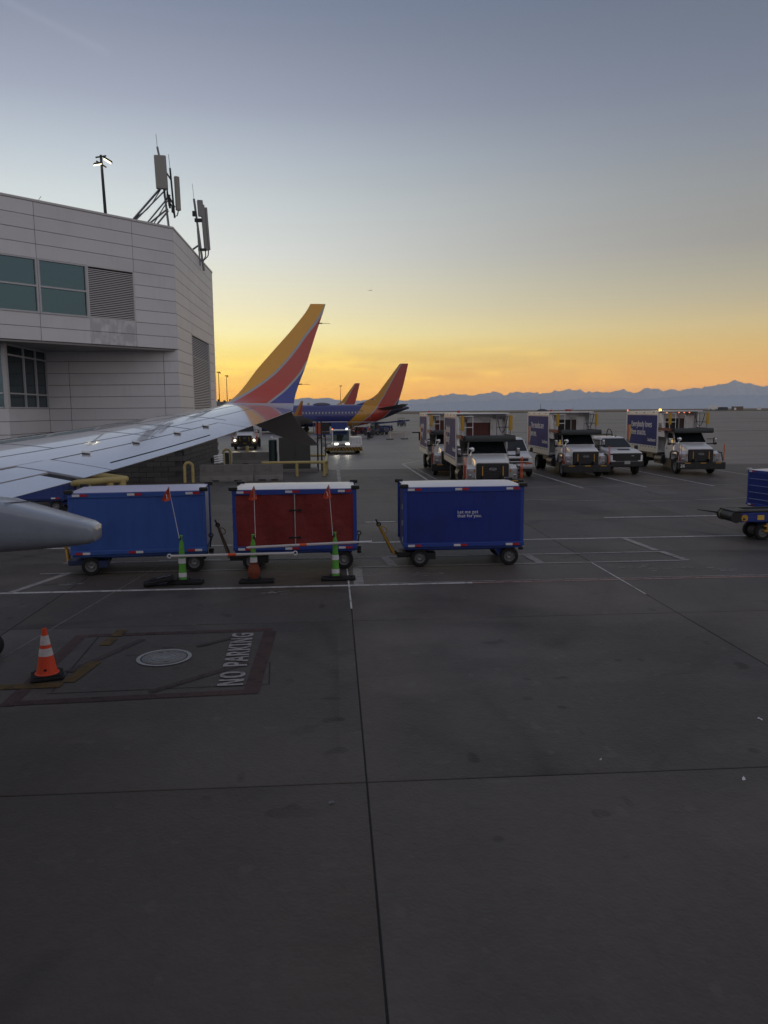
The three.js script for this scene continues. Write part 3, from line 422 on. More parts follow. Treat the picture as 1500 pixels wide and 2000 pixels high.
  const livery = canvasTex(1024, 1024, (c, w, h) => {
    // picture points (px) of the bands turned to x, height
    const pt = (px, py) => { const Y = [801, 775, 750, 722, 583, 500], D = [15.2, 15.72, 15.88, 15.95, 16.24, 16.4]; let q = 1; while (q < 5 && py < Y[q]) q++; const dd = D[q - 1] + (D[q] - D[q - 1]) * (py - Y[q - 1]) / (Y[q] - Y[q - 1]), ray = dirPx(px, py), k = dd / -ray.z; return [(ray.x * k - X0) / XW * w, (1 - (3.8 + ray.y * k - Y0) / YH) * h]; };
    const curve = (pts, first) => { for (let i = 0; i < pts.length; i++) { const q = pt(...pts[i]); if (first && !i) c.moveTo(...q); else c.lineTo(...q); } };
    const dense = pts => new THREE.CatmullRomCurve3(pts.map(p => V(p[0], p[1], 0))).getPoints(40).map(p => [p.x, p.y]);
    const l1 = dense([[640, 585], [633.5, 602], [618, 628], [596, 657], [577, 684], [557, 708.5], [536, 730], [512, 749], [482, 769], [453, 785], [430, 796]]);
    const l2 = dense([[600, 706], [587.6, 727], [573, 745], [557, 761.6], [541, 775], [523, 788]]);
    c.fillStyle = '#e6a52c'; c.fillRect(0, 0, w, h);
    c.fillStyle = '#c04632'; c.beginPath(); curve(l1, true); curve([[420, 830], [720, 830], [720, 570]]); c.fill();
    c.fillStyle = '#414a94'; c.beginPath(); curve(l2, true); curve([[500, 830], [720, 830], [720, 700]]); c.fill();
    c.strokeStyle = '#a7abad'; c.lineWidth = 18; c.lineJoin = 'round';
    c.beginPath(); curve(l1, true); c.stroke(); c.beginPath(); curve(l2, true); c.lineWidth = 15; c.stroke();
    c.fillStyle = '#b4bac4'; c.beginPath(); curve([[380, 787.5], [640, 787.5], [720, 860], [380, 860]], true); c.fill();
    c.fillStyle = '#6d5a2a'; c.beginPath(); curve([[590, 560], [660, 560], [660, 598], [590, 598]], true); c.globalAlpha = 0.0; c.fill(); c.globalAlpha = 1;
  });
  const wl = part('winglet', uvBy(loft(rings, 0.6), (x, y, z) => [(x - X0) / XW, (y - Y0) / YH]), mat(1, 1, 1, 0.32, { map: livery, clearcoat: 0.7, clearcoatRoughness: 0.1 }), t);
  // lower blade of the split tip
  {
    const st = [[0, -2.1, -0.85, 15.55, 3.8], [0.35, -1.75, -0.76, 15.85, 3.62], [0.7, -1.2, -0.55, 16.2, 3.32], [0.95, -0.72, -0.36, 16.42, 3.13], [1, -0.55, -0.33, 16.45, 3.1]];
    const rg = st.map(([q, le, te, d, h]) => { const c = te - le, r = []; for (let k = 0; k <= 8; k++) { const f = k / 8; r.push(V(le + f * c, h + 0.05 * sh(f) * c * 0.6, -d + 0.05 * sh(f) * c * 0.7)); } for (let k = 8; k >= 1; k--) { const f = k / 8; r.push(V(le + f * c, h - 0.05 * sh(f) * c * 0.6 - 0.004, -d - 0.05 * sh(f) * c * 0.7)); } return r; });
    part('strake', loft(rg, 0.6), mat(0.24, 0.24, 0.23, 0.4, coat), t);
  }
  for (const [s, l] of [[2.16, 0.22], [0.9, 0.22]]) { const [d, h] = path(s), [, te] = look(s); part('static_wick', [rod(V(te - 0.03, h, -d), V(te + 0.06, h, -d), 0.012), rod(V(te + 0.05, h, -d), V(te + l, h - 0.006, -d), 0.004)], M.darkMetal, t); }
  // flap track fairing
  {
    const rg = [[-6.2, 3.03, 0.55, 0.3], [-4.4, 3.05, 0.55, 0.3], [-3.5, 3.06, 0.54, 0.29], [-3.06, 3.01, 0.485, 0.27], [-2.68, 2.895, 0.345, 0.24], [-2.45, 2.825, 0.255, 0.21], [-2.32, 2.785, 0.2, 0.18], [-2.265, 2.755, 0.145, 0.14], [-2.245, 2.72, 0.075, 0.07]].map(([x, top, hh, hw]) => {
      const r = [], cy0 = top - hh / 2; for (let k = 0; k < 28; k++) { const a = k / 28 * 2 * Math.PI, c = Math.cos(a), s = Math.sin(a), e = s > 0 ? 0.28 : 0.8; r.push(V(x, cy0 + Math.sign(s) * Math.pow(Math.abs(s), e) * hh / 2, -7.4 + Math.sign(c) * Math.pow(Math.abs(c), 0.5) * hw)); } return r; });
    const f = part('flap_fairing', uvBy(loft(rg.reverse(), 0.5), (x, y, z) => [x / 3, y / 3]), mat(0.3, 0.33, 0.38, 0.3, { map: wingDirt, ...coat }), t);
    part('fairing_seam', [sheet([V(-3.02, 3.0, -7.18), V(-3.01, 2.998, -7.18), V(-2.9, 2.967, -7.6), V(-2.91, 2.97, -7.6)], 0.004)], gapM, f);
  }
}

// ---------------------------------------------------------------- wheels
function wheel(parent, x, y, z, r, w, axis = 'x', side = 1) {
  const tread = new THREE.LatheGeometry([[0.62, -0.5], [0.9, -0.5], [0.97, -0.42], [1, -0.25], [1, 0.25], [0.97, 0.42], [0.9, 0.5], [0.62, 0.5]].map(p => new THREE.Vector2(p[0] * r, p[1] * w)), 24);
  const hub = [new THREE.LatheGeometry([[0.001, 0.18], [0.2, 0.2], [0.22, 0.3], [0.3, 0.3], [0.34, 0.12], [0.5, 0.1], [0.55, 0.4], [0.63, 0.42], [0.63, -0.4], [0.001, -0.4]].map(p => new THREE.Vector2(p[0] * r, p[1] * w)), 20)];
  for (let k = 0; k < 6; k++) hub.push(cy(r * 0.05, r * 0.05, w * 0.12, 6, Math.cos(k * 1.047) * r * 0.4, w * 0.16, Math.sin(k * 1.047) * r * 0.4));
  const o = new THREE.Group(); o.name = 'wheel'; parent.add(o); o.position.set(x, y, z);
  if (axis === 'x') o.rotation.z = side > 0 ? -Math.PI / 2 : Math.PI / 2; else o.rotation.x = side > 0 ? Math.PI / 2 : -Math.PI / 2;
  part('tyre', tread, M.rubber, o); part('rim', hub, M.rim, o);
  return o;
}

// ---------------------------------------------------------------- baggage carts (length along x, near side towards +z)
function cart(label, pos, o, group = 'baggage carts parked in a row') {
  const t = thing('baggage_cart', label, 'baggage cart', pos, o.turn || 0, group), L = o.L || 2.96, W = 1.66, y0 = 0.51, y1 = 1.97, h = y1 - y0, f = o.frame || M.blueFrame;
  part('chassis', [bx(L - 0.06, 0.1, W - 0.1, 0, y0 - 0.01, 0), bx(L - 0.3, 0.08, 0.14, 0, y0 - 0.1, 0.45), bx(L - 0.3, 0.08, 0.14, 0, y0 - 0.1, -0.45)], f, t);
  part('corner_post', [[-1, -1], [-1, 1], [1, -1], [1, 1]].map(([a, b]) => rb(0.09, h, 0.09, 0.015, a * (L / 2 - 0.045), y0 + h / 2, b * (W / 2 - 0.045))), f, t);
  for (const b of [-1, 1]) part('top_rail', rb(L, 0.12, 0.05, 0.012, 0, y1 - 0.06, b * (W / 2 - 0.01)), f, t);
  for (const b of [-1, 1]) part('sill_rail', rb(L + 0.01, 0.1, 0.06, 0.012, 0, y0 + 0.05, b * (W / 2 - 0.005)), f, t);
  part('end_panel', bx(0.02, h - 0.1, W - 0.18, L / 2 - 0.05, y0 + h / 2, 0), o.end || f, t); part('end_panel', bx(0.02, h - 0.1, W - 0.18, -L / 2 + 0.05, y0 + h / 2, 0), o.end || f, t);
  part('back_panel', bx(L - 0.18, h - 0.2, 0.02, 0, y0 + h / 2, -W / 2 + 0.04), o.side, t);
  if (o.curtain) {
    for (const s of [-1, 1]) {
      const nx = 18, ny = 14, w = L / 2 - 0.1, rows = [], g = new THREE.PlaneGeometry(w, h - 0.18, nx, ny), p = g.attributes.position;
      for (let i = 0; i < p.count; i++) { const u = p.getX(i) / w + 0.5, v = p.getY(i) / h + 0.5; p.setZ(i, 0.03 * (fbm(u * 0.9 + s, v, 5, 5, 3, 12) - 0.5) + 0.02 * Math.sin(u * 9 + v * 4 + s)); }
      g.computeVertexNormals();
      part('curtain', g.translate(s * (w / 2 + 0.012), y0 + h / 2 - 0.015, W / 2 - 0.02), M.red, t);
    }
    part('zip', bx(0.022, h - 0.22, 0.02, 0, y0 + h / 2, W / 2 + 0.004), mat(0.4, 0.37, 0.35, 0.6), t);
    for (const [y, x] of [[y1 - 0.5, 0], [y0 + 0.3, -0.02]]) part('strap', [bx(0.26, 0.03, 0.012, x, y, W / 2 + 0.012, 0, 0, 0.06), bx(0.07, 0.06, 0.014, x + 0.12, y, W / 2 + 0.014), bx(0.06, 0.05, 0.014, x - 0.1, y, W / 2 + 0.014)], M.black, t);
  } else part('side_panel', uvBy(bx(L - 0.1, h - 0.2, 0.03, 0, y0 + h / 2 - 0.005, W / 2 - 0.022), (x, y) => [x / 3, y / 3]), o.side, t);
  // tented roof of white sheet
  const N = 16, rg = []; for (let i = 0; i <= N; i++) { const u = i / N * 2 - 1, x = u * (L / 2 - (o.cap === false ? 0 : 0.04)), sag = 0.02 * (fbm(i / N, 0.5, 7, 3, 3, 4) - 0.5) - 0.05 * Math.pow(Math.abs(u), 8), r = []; for (let k = 0; k <= 6; k++) { const v = k / 6 * 2 - 1; r.push(V(x, y1 + 0.012 + (1 - v * v) * 0.05 + sag * (1 - v * v), v * (W / 2 + 0.005))); } for (let k = 6; k >= 0; k--) { const v = k / 6 * 2 - 1; r.push(V(x, y1 + 0.002, v * (W / 2 + 0.005))); } rg.push(r); }
  part('roof', uvBy(loft(rg.reverse(), 0.7), (x, y, z) => [x / 2.2, z / 2.2]), o.roof || M.roofWhite, t);
  for (const [a, b] of [[-1, -1], [-1, 1], [1, -1], [1, 1]]) part('corner_cap', rb(0.2, 0.09, 0.16, 0.02, a * (L / 2 - 0.03), y1 + 0.03, b * (W / 2 - 0.03)), o.capM || M.black, t);
  const strip = (x, y, flip) => { const g = part('reflector', bx(0.165, 0.055, 0.006, x - 0.083, y, W / 2 + 0.028), flip ? M.stripRed : M.stripWhite, t); part('reflector', bx(0.165, 0.055, 0.006, x + 0.084, y, W / 2 + 0.028), flip ? M.stripWhite : M.stripRed, t); };
  for (const k of [-1, 0, 1]) { strip(k * (L / 2 - 0.28) + (k ? 0 : -0.05), y1 - 0.05, false); strip(k * (L / 2 - 0.28) + (k ? 0 : -0.08), y0 + 0.04, o.flip); }
  // steering axle in front (-x), fixed axle behind
  const r = 0.225, xa = -L / 2 + 0.42, xb = L / 2 - 0.32, fr = o.under || M.black;
  for (const s of [-1, 1]) { wheel(t, xa, r, s * 0.66, r, 0.17, 'z', s); wheel(t, xb, r, s * 0.66, r, 0.17, 'z', s); }
  part('turntable', [rod(V(xa - 0.25, 0.25, 0.15), V(xa - 0.62, 0.27, 0.15), 0.05), cy(0.3, 0.3, 0.07, 18, xa, 0.42, 0), bx(0.5, 0.08, 0.9, xa, 0.34, 0), rb(0.5, 0.13, 0.5, 0.02, xa - 0.3, 0.29, 0.35), bx(0.1, 0.14, 1.16, xa, r + 0.02, 0), bx(0.2, 0.16, 0.3, xa + 0.28, 0.27, 0.6)], fr, t);
  part('axle_mount', [poly([[-0.28, 0.44], [0.3, 0.44], [0.12, 0.2], [-0.12, 0.2]], 0.25).translate(xb - 0.1, 0, 0.32), poly([[-0.28, 0.44], [0.3, 0.44], [0.12, 0.2], [-0.12, 0.2]], 0.25).translate(xb - 0.1, 0, -0.58), bx(0.1, 0.1, 1.16, xb, r, 0)], o.under2 || f, t);
  part('coupling', [bx(0.12, 0.1, 0.08, L / 2 + 0.05, 0.42, 0.2), rod(V(L / 2 + 0.03, 0.5, 0.25), V(L / 2 + 0.06, 0.75, 0.25), 0.018), new THREE.TorusGeometry(0.05, 0.014, 6, 14).translate(L / 2 + 0.06, 0.8, 0.25), bx(0.1, 0.06, 0.1, L / 2 + 0.06, 0.34, 0.3)], o.coup || M.black, t);
  if (o.bar !== null) { // raised drawbar
    const b0 = V(xa - 0.62, 0.27, 0.15), b1 = o.bar || V(xa - 1.02, 1.06, 0.15), mid = b0.clone().lerp(b1, 0.92);
    part('drawbar', [rod(b0, mid, 0.05, 0.032), rod(b0.clone().add(V(0.02, 0, 0.22)), b0.clone().lerp(b1, 0.45), 0.03), tube([b0.clone().lerp(b1, 0.62), b0.clone().lerp(b1, 0.66).add(V(0.12, 0.03, 0)), b0.clone().lerp(b1, 0.8).add(V(0.1, 0.02, 0)), b0.clone().lerp(b1, 0.82)], 0.012, 14, 6)], o.barM || M.yellow, t);
    part('drawbar_eye', [rod(mid, b1.clone().add(V(-0.03, 0.06, 0)), 0.02), new THREE.TorusGeometry(0.045, 0.016, 6, 14).translate(mid.x + 0.01, mid.y, mid.z + 0.02)], M.darkMetal, t);
  }
  if (o.text) { const [a, b] = [words('Let me get', 0.072), words('that for you.', 0.072)]; part('sign_plate', bx(0.6, 0.3, 0.004, 0.06, 1.3, W / 2 - 0.004), mat(0.01, 0.028, 0.25, 0.35), t); part('lettering', [a.translate(-0.16, 1.32, W / 2 - 0.001), b.translate(-0.16, 1.225, W / 2 - 0.001)], mat(0.6, 0.62, 0.68, 0.5), t); }
  for (const y of [0.7, 1.1, 1.5]) part('hinge', bx(0.03, 0.12, 0.05, -L / 2 - 0.012, y, W / 2 - 0.08), M.steel, t);
  return t;
}
cart('deep blue baggage cart with short white lettering and yellow drawbar, right of the row', [3.1, 0, -19.22], { side: M.blue, text: true, end: M.blue });
cart('red curtained baggage cart with blue frame standing between two blue carts', [-0.98, 0, -19.2], { side: M.red, curtain: true, barM: mat(0.16, 0.11, 0.07, 0.6), bar: V(-1.97, 1.12, 0.15) });
cart('brighter blue baggage cart behind the grey flap fairing, left of the row', [-4.72, 0, -19.12], { L: 3.12, turn: 0.085, side: M.blueLight, frame: M.blueLight, roof: mat(0.62, 0.62, 0.8, 0.35, { bumpMap: crumple, bumpScale: 0.012 }), flip: true, bar: V(-1.85, 0.95, 0.3), end: mat(0.5, 0.5, 0.58, 0.4) , under: mat(0.015, 0.03, 0.09, 0.5) });
cart('dull blue baggage cart half hidden under the jet wing, farther back on the left', [-12.3, 0, -31.4], { L: 3.4, side: M.blueDull, frame: M.blueDull, bar: null });

// right edge: ribbed cart and belt loader
{
  const t = cart('ribbed blue baggage cart with pale cover cut by the right edge of the photo', [15.4, 0, -24.95], { L: 3.2, turn: -79 * R, side: M.blue, bar: null, capM: mat(0.45, 0.45, 0.43, 0.5) }, null);
  t.scale.setScalar(0.84);
  for (let k = 0; k < 4; k++) part('rib', rb(2.95, 0.025, 0.03, 0.008, 0, 0.78 + k * 0.28, 0.83), mat(0.2, 0.27, 0.5, 0.4), t);
}
{
  const t = thing('belt_loader', 'blue belt loader with black roller nose at the right edge of the photo', 'belt loader', [12.7, -0.13, -21.65]);
  part('conveyor_frame', [rb(7.6, 0.28, 0.07, 0.02, 2.65, 0.81, 0.38), rb(7.6, 0.28, 0.07, 0.02, 2.65, 0.81, -0.38), bx(7.4, 0.06, 0.7, 2.7, 0.72, 0)], M.blue, t);
  part('belt', [bx(7.7, 0.03, 0.68, 2.6, 0.95, 0), bx(7.6, 0.05, 0.08, 2.65, 0.98, 0.38), bx(7.6, 0.05, 0.08, 2.65, 0.98, -0.38)], M.black, t);
  part('roller', [cy(0.15, 0.15, 0.74, 24, -1.24, 0.82, 0, Math.PI / 2), cy(0.17, 0.17, 0.07, 24, -1.22, 0.82, 0.39, Math.PI / 2), cy(0.17, 0.17, 0.07, 24, -1.22, 0.82, -0.39, Math.PI / 2), rb(0.5, 0.05, 0.9, 0.02, -1.05, 0.98, 0)], M.black, t);
  part('band', cy(0.156, 0.156, 0.05, 24, -1.24, 0.82, -0.26, Math.PI / 2), mat(0.2, 0.16, 0.04, 0.5), t);
  part('drip_arm', rod(V(-1.3, 0.85, -0.45), V(-1.9, 0.93, -0.6), 0.03, 0.01), M.black, t);
  part('side_marker', [cy(0.1, 0.1, 0.012, 20, -0.98, 0.79, 0.42, Math.PI / 2)], M.yellow, t); part('side_marker', cy(0.035, 0.035, 0.02, 12, -1.0, 0.76, 0.425, Math.PI / 2), M.black, t);
  part('reflector', rb(0.2, 0.14, 0.012, 0.004, -0.5, 0.8, 0.42), mat(0.65, 0.42, 0.06, 0.4), t);
  part('body', [rb(4.4, 0.42, 0.66, 0.06, 2.9, 0.5, 0), rb(0.7, 0.22, 0.6, 0.04, 0.1, 0.58, 0)], M.blue, t);
  part('bracket', [bx(0.08, 0.26, 0.06, -0.28, 0.5, 0.44), bx(0.13, 0.04, 0.08, -0.34, 0.42, 0.45), bx(0.13, 0.04, 0.08, -0.34, 0.56, 0.45)], M.yellow, t);
  for (const x of [-0.38, 4.2]) for (const s of [-1, 1]) wheel(t, x, 0.36, s * 0.3, 0.23, 0.16, 'z', s);
}

// ---------------------------------------------------------------- catering trucks (facing +z, origin under the front axle)
function truckBody(t, o = {}) {
  const wm = M.white;
  part('chassis', [bx(0.12, 0.26, 9.0, -0.42, 0.78, -3.2), bx(0.12, 0.26, 9.0, 0.42, 0.78, -3.2), bx(1.9, 0.3, 1.2, 0, 0.85, -4.6), bx(0.5, 0.45, 1.1, -0.95, 0.68, -2.6), bx(2.0, 0.16, 5.4, 0, 1.02, -5.3), bx(0.14, 0.14, 2.0, 0, 0.52, 0, 0, Math.PI / 2), bx(0.3, 0.3, 2.0, 0, 0.52, -6.2, 0, Math.PI / 2)], M.black, t);
  part('fuel_tank', cy(0.3, 0.3, 1.2, 18, -0.95, 0.72, -2.5, Math.PI / 2), M.darkMetal, t);
  // cab: hood, cowl, roof as one skin
  const ring = (z, yb, ys, yt, wb, ws, wt) => [V(-wb, yb, z), V(-ws, ys, z), V(-wt * 0.97, yt - 0.05, z), V(-wt * 0.86, yt, z), V(wt * 0.86, yt, z), V(wt * 0.97, yt - 0.05, z), V(ws, ys, z), V(wb, yb, z)];
  part('hood', loft([ring(-0.55, 0.98, 1.5, 1.79, 0.8, 0.86, 0.84), ring(-0.1, 0.98, 1.48, 1.74, 0.78, 0.82, 0.8), ring(0.5, 0.9, 1.4, 1.66, 0.8, 0.82, 0.78), ring(0.82, 0.8, 1.34, 1.57, 0.79, 0.8, 0.75), ring(0.92, 0.75, 1.32, 1.49, 0.78, 0.79, 0.71)].reverse(), 0.5), wm, t);
  part('cab', [loft([ring(-0.5, 0.72, 1.5, 1.8, 0.97, 1.0, 0.95), ring(-1.95, 0.72, 1.5, 1.8, 0.97, 1.0, 0.95)], 0.5), loft([[V(-0.95, 1.78, -0.52), V(-0.83, 2.42, -1.1), V(-0.72, 2.47, -1.15), V(0.72, 2.47, -1.15), V(0.83, 2.42, -1.1), V(0.95, 1.78, -0.52)], [V(-0.95, 1.78, -1.95), V(-0.83, 2.42, -1.95), V(-0.72, 2.47, -1.95), V(0.72, 2.47, -1.95), V(0.83, 2.42, -1.95), V(0.95, 1.78, -1.95)]], 0.4)], wm, t);
  for (const s of [-1, 1]) {
    const d = part('door', rb(0.03, 0.92, 1.1, 0.012, s * 0.992, 1.3, -1.22), wm, t); part('handle', bx(0.03, 0.04, 0.16, s * 1.015, 1.42, -1.6), M.black, d);
    part('side_window', sheet([V(s * 0.962, 1.8, -0.66), V(s * 0.955, 1.8, -1.72), V(s * 0.868, 2.34, -1.72), V(s * 0.868, 2.34, -1.14)].map(p => p.add(V(s * 0.012, 0, 0))), 0.016), M.glass, t);
    const fd = part('fender', [loft([[0.42, 1.0], [0.36, 1.14], [0.1, 1.28], [-0.3, 1.30], [-0.6, 1.2], [-0.66, 1.0]].map(([z, y]) => [V(s * 0.66, y + 0.05, z * 1.2 + 0.2), V(s * 1.12, y - 0.04, z * 1.1 + 0.12), V(s * 1.14, y - 0.12, z * 1.1 + 0.12), V(s * 0.66, y - 0.2, z * 1.2 + 0.2)]), 0.7), loft([[0.72, 0.72], [0.82, 0.9], [0.8, 1.2], [0.5, 1.36]].map(([z, y]) => [V(s * 0.7, y, z + 0.1), V(s * 1.14, y, z + 0.0), V(s * 1.17, y - 0.02, z - 0.3), V(s * 0.7, y, z - 0.3)]), 0.6)], wm, t);
    part('fender_rail', tube([V(s * 1.16, 0.8, -0.62), V(s * 1.17, 1.15, -0.55), V(s * 1.18, 1.3, -0.3), V(s * 1.18, 1.3, 0.45), V(s * 1.16, 1.0, 0.55), V(s * 1.16, 0.75, 0.6)], 0.04, 30, 8), M.black, t);
    const hl = part('headlight', rb(0.36, 0.42, 0.08, 0.03, s * 0.95, 1.0, 0.9, 0, s * 0.2), o.lit ? M.darkMetal : mat(0.3, 0.3, 0.31, 0.25), t);
    part('lens', rb(0.13, 0.12, 0.06, 0.03, s * 1.0, 0.9, 0.93, 0, s * 0.2), o.lit ? M.headlight : M.chrome, hl); part('lens', rb(0.18, 0.12, 0.05, 0.02, s * 0.95, 1.1, 0.935, 0, s * 0.2), M.lens, hl);
    part('turn_light', bx(0.06, 0.12, 0.05, s * 0.8, 1.12, 0.945), mat(0.3, 0.12, 0.04, 0.3), hl);
    if (o.lit) { const l = new THREE.SpotLight(new THREE.Color(1, 0.85, 0.55), 3, 0, 0.5, 0.8, 2); l.position.set(s * 0.9, 1.08, 1.0); l.target.position.set(s * 1.2, 0.2, 12); l.castShadow = true; t.add(l, l.target); part('headlight_glow_lens', sp(0.13, s * 0.96, 0.98, 0.95, 12), M.headlight, hl); }
    const mr = part('mirror', [rb(0.2, 0.42, 0.14, 0.05, s * 1.36, 1.88, -0.32)], s < 0 ? M.black : M.black, t); part('mirror_cap', rb(0.16, 0.3, 0.1, 0.05, s * 1.36, 1.92, -0.25), M.chrome, mr); part('mirror_arm', [bx(0.42, 0.06, 0.06, s * 1.14, 1.72, -0.45), bx(0.4, 0.04, 0.04, s * 1.14, 2.0, -0.5)], M.black, mr);
    part('cab_step', bx(0.26, 0.5, 1.1, s * 0.92, 0.55, -1.25), M.darkMetal, t);
    wheel(t, s * 1.0, 0.47, 0, 0.47, 0.26, 'x', s); wheel(t, s * 1.02, 0.47, -6.2, 0.47, 0.26, 'x', s); wheel(t, s * 0.72, 0.47, -6.2, 0.47, 0.26, 'x', s);
    part('whip_marker', [rod(V(s * 1.22, 0.8, 1.2), V(s * 1.22, 1.75, 1.2), 0.016), rod(V(s * 1.3, 0.8, 1.1), V(s * 1.3, 1.75, 1.1), 0.016)], M.orange, t);
    part('bumper_bar', [rod(V(s * 1.24, 0.8, 1.1), V(s * 1.24, 1.26, 0.85), 0.035), rod(V(s * 1.24, 1.26, 0.85), V(s * 1.12, 1.28, 0.6), 0.035)], M.black, t);
    part('wiper', rod(V(s * 0.15, 1.82, -0.5), V(s * 0.55, 1.9, -0.58), 0.012), M.black, t);
  }
  part('convex_mirror', [sp(0.13, -0.76, 2.02, -0.3, 14), rod(V(-0.84, 1.72, -0.25), V(-0.76, 2.02, -0.32), 0.018)], M.chrome, t);
  part('windshield', sheet([V(-0.9, 1.8, -0.535), V(0.9, 1.8, -0.535), V(0.79, 2.38, -1.06), V(-0.79, 2.38, -1.06)].map(p => p.add(V(0, 0.012, 0.014))), 0.018), M.glass, t);
  const gr = part('grille', [rb(1.46, 0.74, 0.14, 0.06, 0, 1.09, 0.94)], M.black, t);
  part('grille_mesh', [0, 1, 2, 3, 4].map(k => bx(1.26, 0.04, 0.02, 0, 0.84 + k * 0.12, 1.015)), M.darkMetal, gr);
  for (const s of [-1, 1]) part('grille_marker', bx(0.045, 0.42, 0.02, s * 0.46, 1.12, 1.03), M.yellow, gr);
  part('emblem', [new THREE.CylinderGeometry(0.15, 0.15, 0.02, 28).rotateX(Math.PI / 2).scale(1.05, 0.42, 1).translate(0, 1.2, 1.03)], M.darkMetal, gr);
  part('emblem_text', [words('Ford', 0.075).translate(-0.11, 1.165, 1.042), new THREE.TorusGeometry(0.15, 0.012, 6, 28).scale(1.05, 0.42, 1).translate(0, 1.2, 1.042)], M.lens, gr);
  const bp = part('bumper', [rb(2.68, 0.4, 0.26, 0.03, 0, 0.53, 1.14)], M.black, t);
  for (const x of [-0.86, 0.04, 0.92]) part('reflector', bx(0.32, 0.05, 0.012, x, 0.69, 1.275), M.yellow, bp);
  part('tow_eye', [bx(0.12, 0.1, 0.03, -0.35, 0.47, 1.275), bx(0.12, 0.1, 0.03, 0.42, 0.47, 1.275)], M.darkMetal, bp);
  if (o.num) part('number', words(o.num, 0.17).translate(-1.28, 0.45, 1.273), M.stripWhite, bp);
}
const panelBlue = mat(0.022, 0.038, 0.2, 0.6, { map: dirt, specularIntensity: 0.2 });
function cateringTruck(label, pos, turn, o) {
  const t = thing('catering_truck', label, 'truck', pos, turn, 'white catering trucks with raised boxes');
  truckBody(t, o);
  const zf = -2.55, L = 5.95, zr = zf - L, y0 = 1.13, y1 = 3.62, W = 2.46, h = y1 - y0;
  part('box', [bx(W - 0.1, 0.1, L, 0, y0 + 0.05, (zf + zr) / 2), bx(0.05, h, L, W / 2 - 0.03, (y0 + y1) / 2, (zf + zr) / 2), bx(0.05, h, L, -W / 2 + 0.03, (y0 + y1) / 2, (zf + zr) / 2), bx(W - 0.1, h, 0.05, 0, (y0 + y1) / 2, zr + 0.03),
    bx(0.62, h - 0.1, 0.05, W / 2 - 0.36, (y0 + y1) / 2, zf - 0.3), bx(0.5, h - 0.1, 0.05, -W / 2 + 0.3, (y0 + y1) / 2, zf - 0.3), bx(W - 0.1, 0.4, 0.05, 0, y1 - 0.22, zf - 0.3), bx(W - 0.1, 1.2, 0.05, 0, y0 + 0.6, zf - 0.3)], M.white, t);
  part('box_roof', rb(W + 0.02, 0.06, L + 0.7, 0.02, 0, y1 + 0.02, (zf + zr) / 2 + 0.3), M.whitePlain, t);
  // printed side: blue sheet, lettering and a heart cut by the lower corner
  const pan = part('side_panel', bx(0.012, h - 0.58, L - 0.28, -W / 2 - 0.002, (y0 + y1) / 2 + 0.07, (zf + zr) / 2), panelBlue, t);
  const put = (g, y, z) => g.rotateY(-Math.PI / 2).translate(-W / 2 - 0.009, y, z);
  const letters = []; o.text.forEach((s, k) => letters.push(put(words(s, 0.36, 0.005), y1 - 0.98 - k * 0.52, zr + 1.0)));
  letters.push(put(words('Southwest', 0.2, 0.005), y0 + 0.62, zf - 1.75));
  part('lettering', letters, mat(0.62, 0.63, 0.66, 0.5), pan);
  const hs = (k) => { const s = new THREE.Shape(); s.moveTo(0, -0.75); s.bezierCurveTo(0.25, -0.5, 0.62, -0.2, 0.62, 0.18); s.bezierCurveTo(0.62, 0.5, 0.4, 0.66, 0.24, 0.66); s.bezierCurveTo(0.12, 0.66, 0.04, 0.6, 0, 0.5); s.lineTo(0, -0.75); return s; };
  const half = (dep, sx) => new THREE.ExtrudeGeometry(hs(), { depth: dep, bevelEnabled: false }).scale(sx, 0.95, 1);
  part('heart_red', [put(half(0.004, 0.75).translate(0, 0, 0), y0 + 0.98, zr + 0.2)], mat(0.42, 0.035, 0.03, 0.45), pan);
  part('heart_yellow', [put(half(0.003, 0.7).translate(0.34, 0.04, 0), y0 + 0.98, zr + 0.2), put(bx(0.04, 1.1, 0.006, 0.3, 0.1, 0, 0, 0, 0.12), y0 + 0.98, zr + 0.2)], o.silver ? mat(0.3, 0.3, 0.33, 0.4) : mat(0.5, 0.3, 0.06, 0.45), pan);
  part('top_rail', [bx(0.03, 0.16, L, -W / 2 - 0.012, y1 - 0.08, (zf + zr) / 2), bx(0.06, h + 0.02, 0.1, -W / 2 - 0.01, (y0 + y1) / 2, zf - 0.03), bx(0.05, h, 0.08, -W / 2 - 0.01, (y0 + y1) / 2, zr + 0.04), bx(0.06, h + 0.02, 0.1, W / 2 + 0.01, (y0 + y1) / 2, zf - 0.03)], M.whitePlain, t);
  part('skirt', bx(0.035, 0.3, L, -W / 2 - 0.014, y0 + 0.1, (zf + zr) / 2), M.offWhite, t);
  part('lashing_points', Array.from({ length: 11 }, (_, k) => bx(0.02, 0.07, 0.09, -W / 2 - 0.035, y0 + 0.27, zr + 0.3 + k * 0.53)), M.darkMetal, t);
  part('marker_lights', [0.4, 2, 3.5, 5.2].map(z => bx(0.03, 0.05, 0.16, -W / 2 - 0.03, y1 - 0.05, zr + z)), M.darkMetal, t);
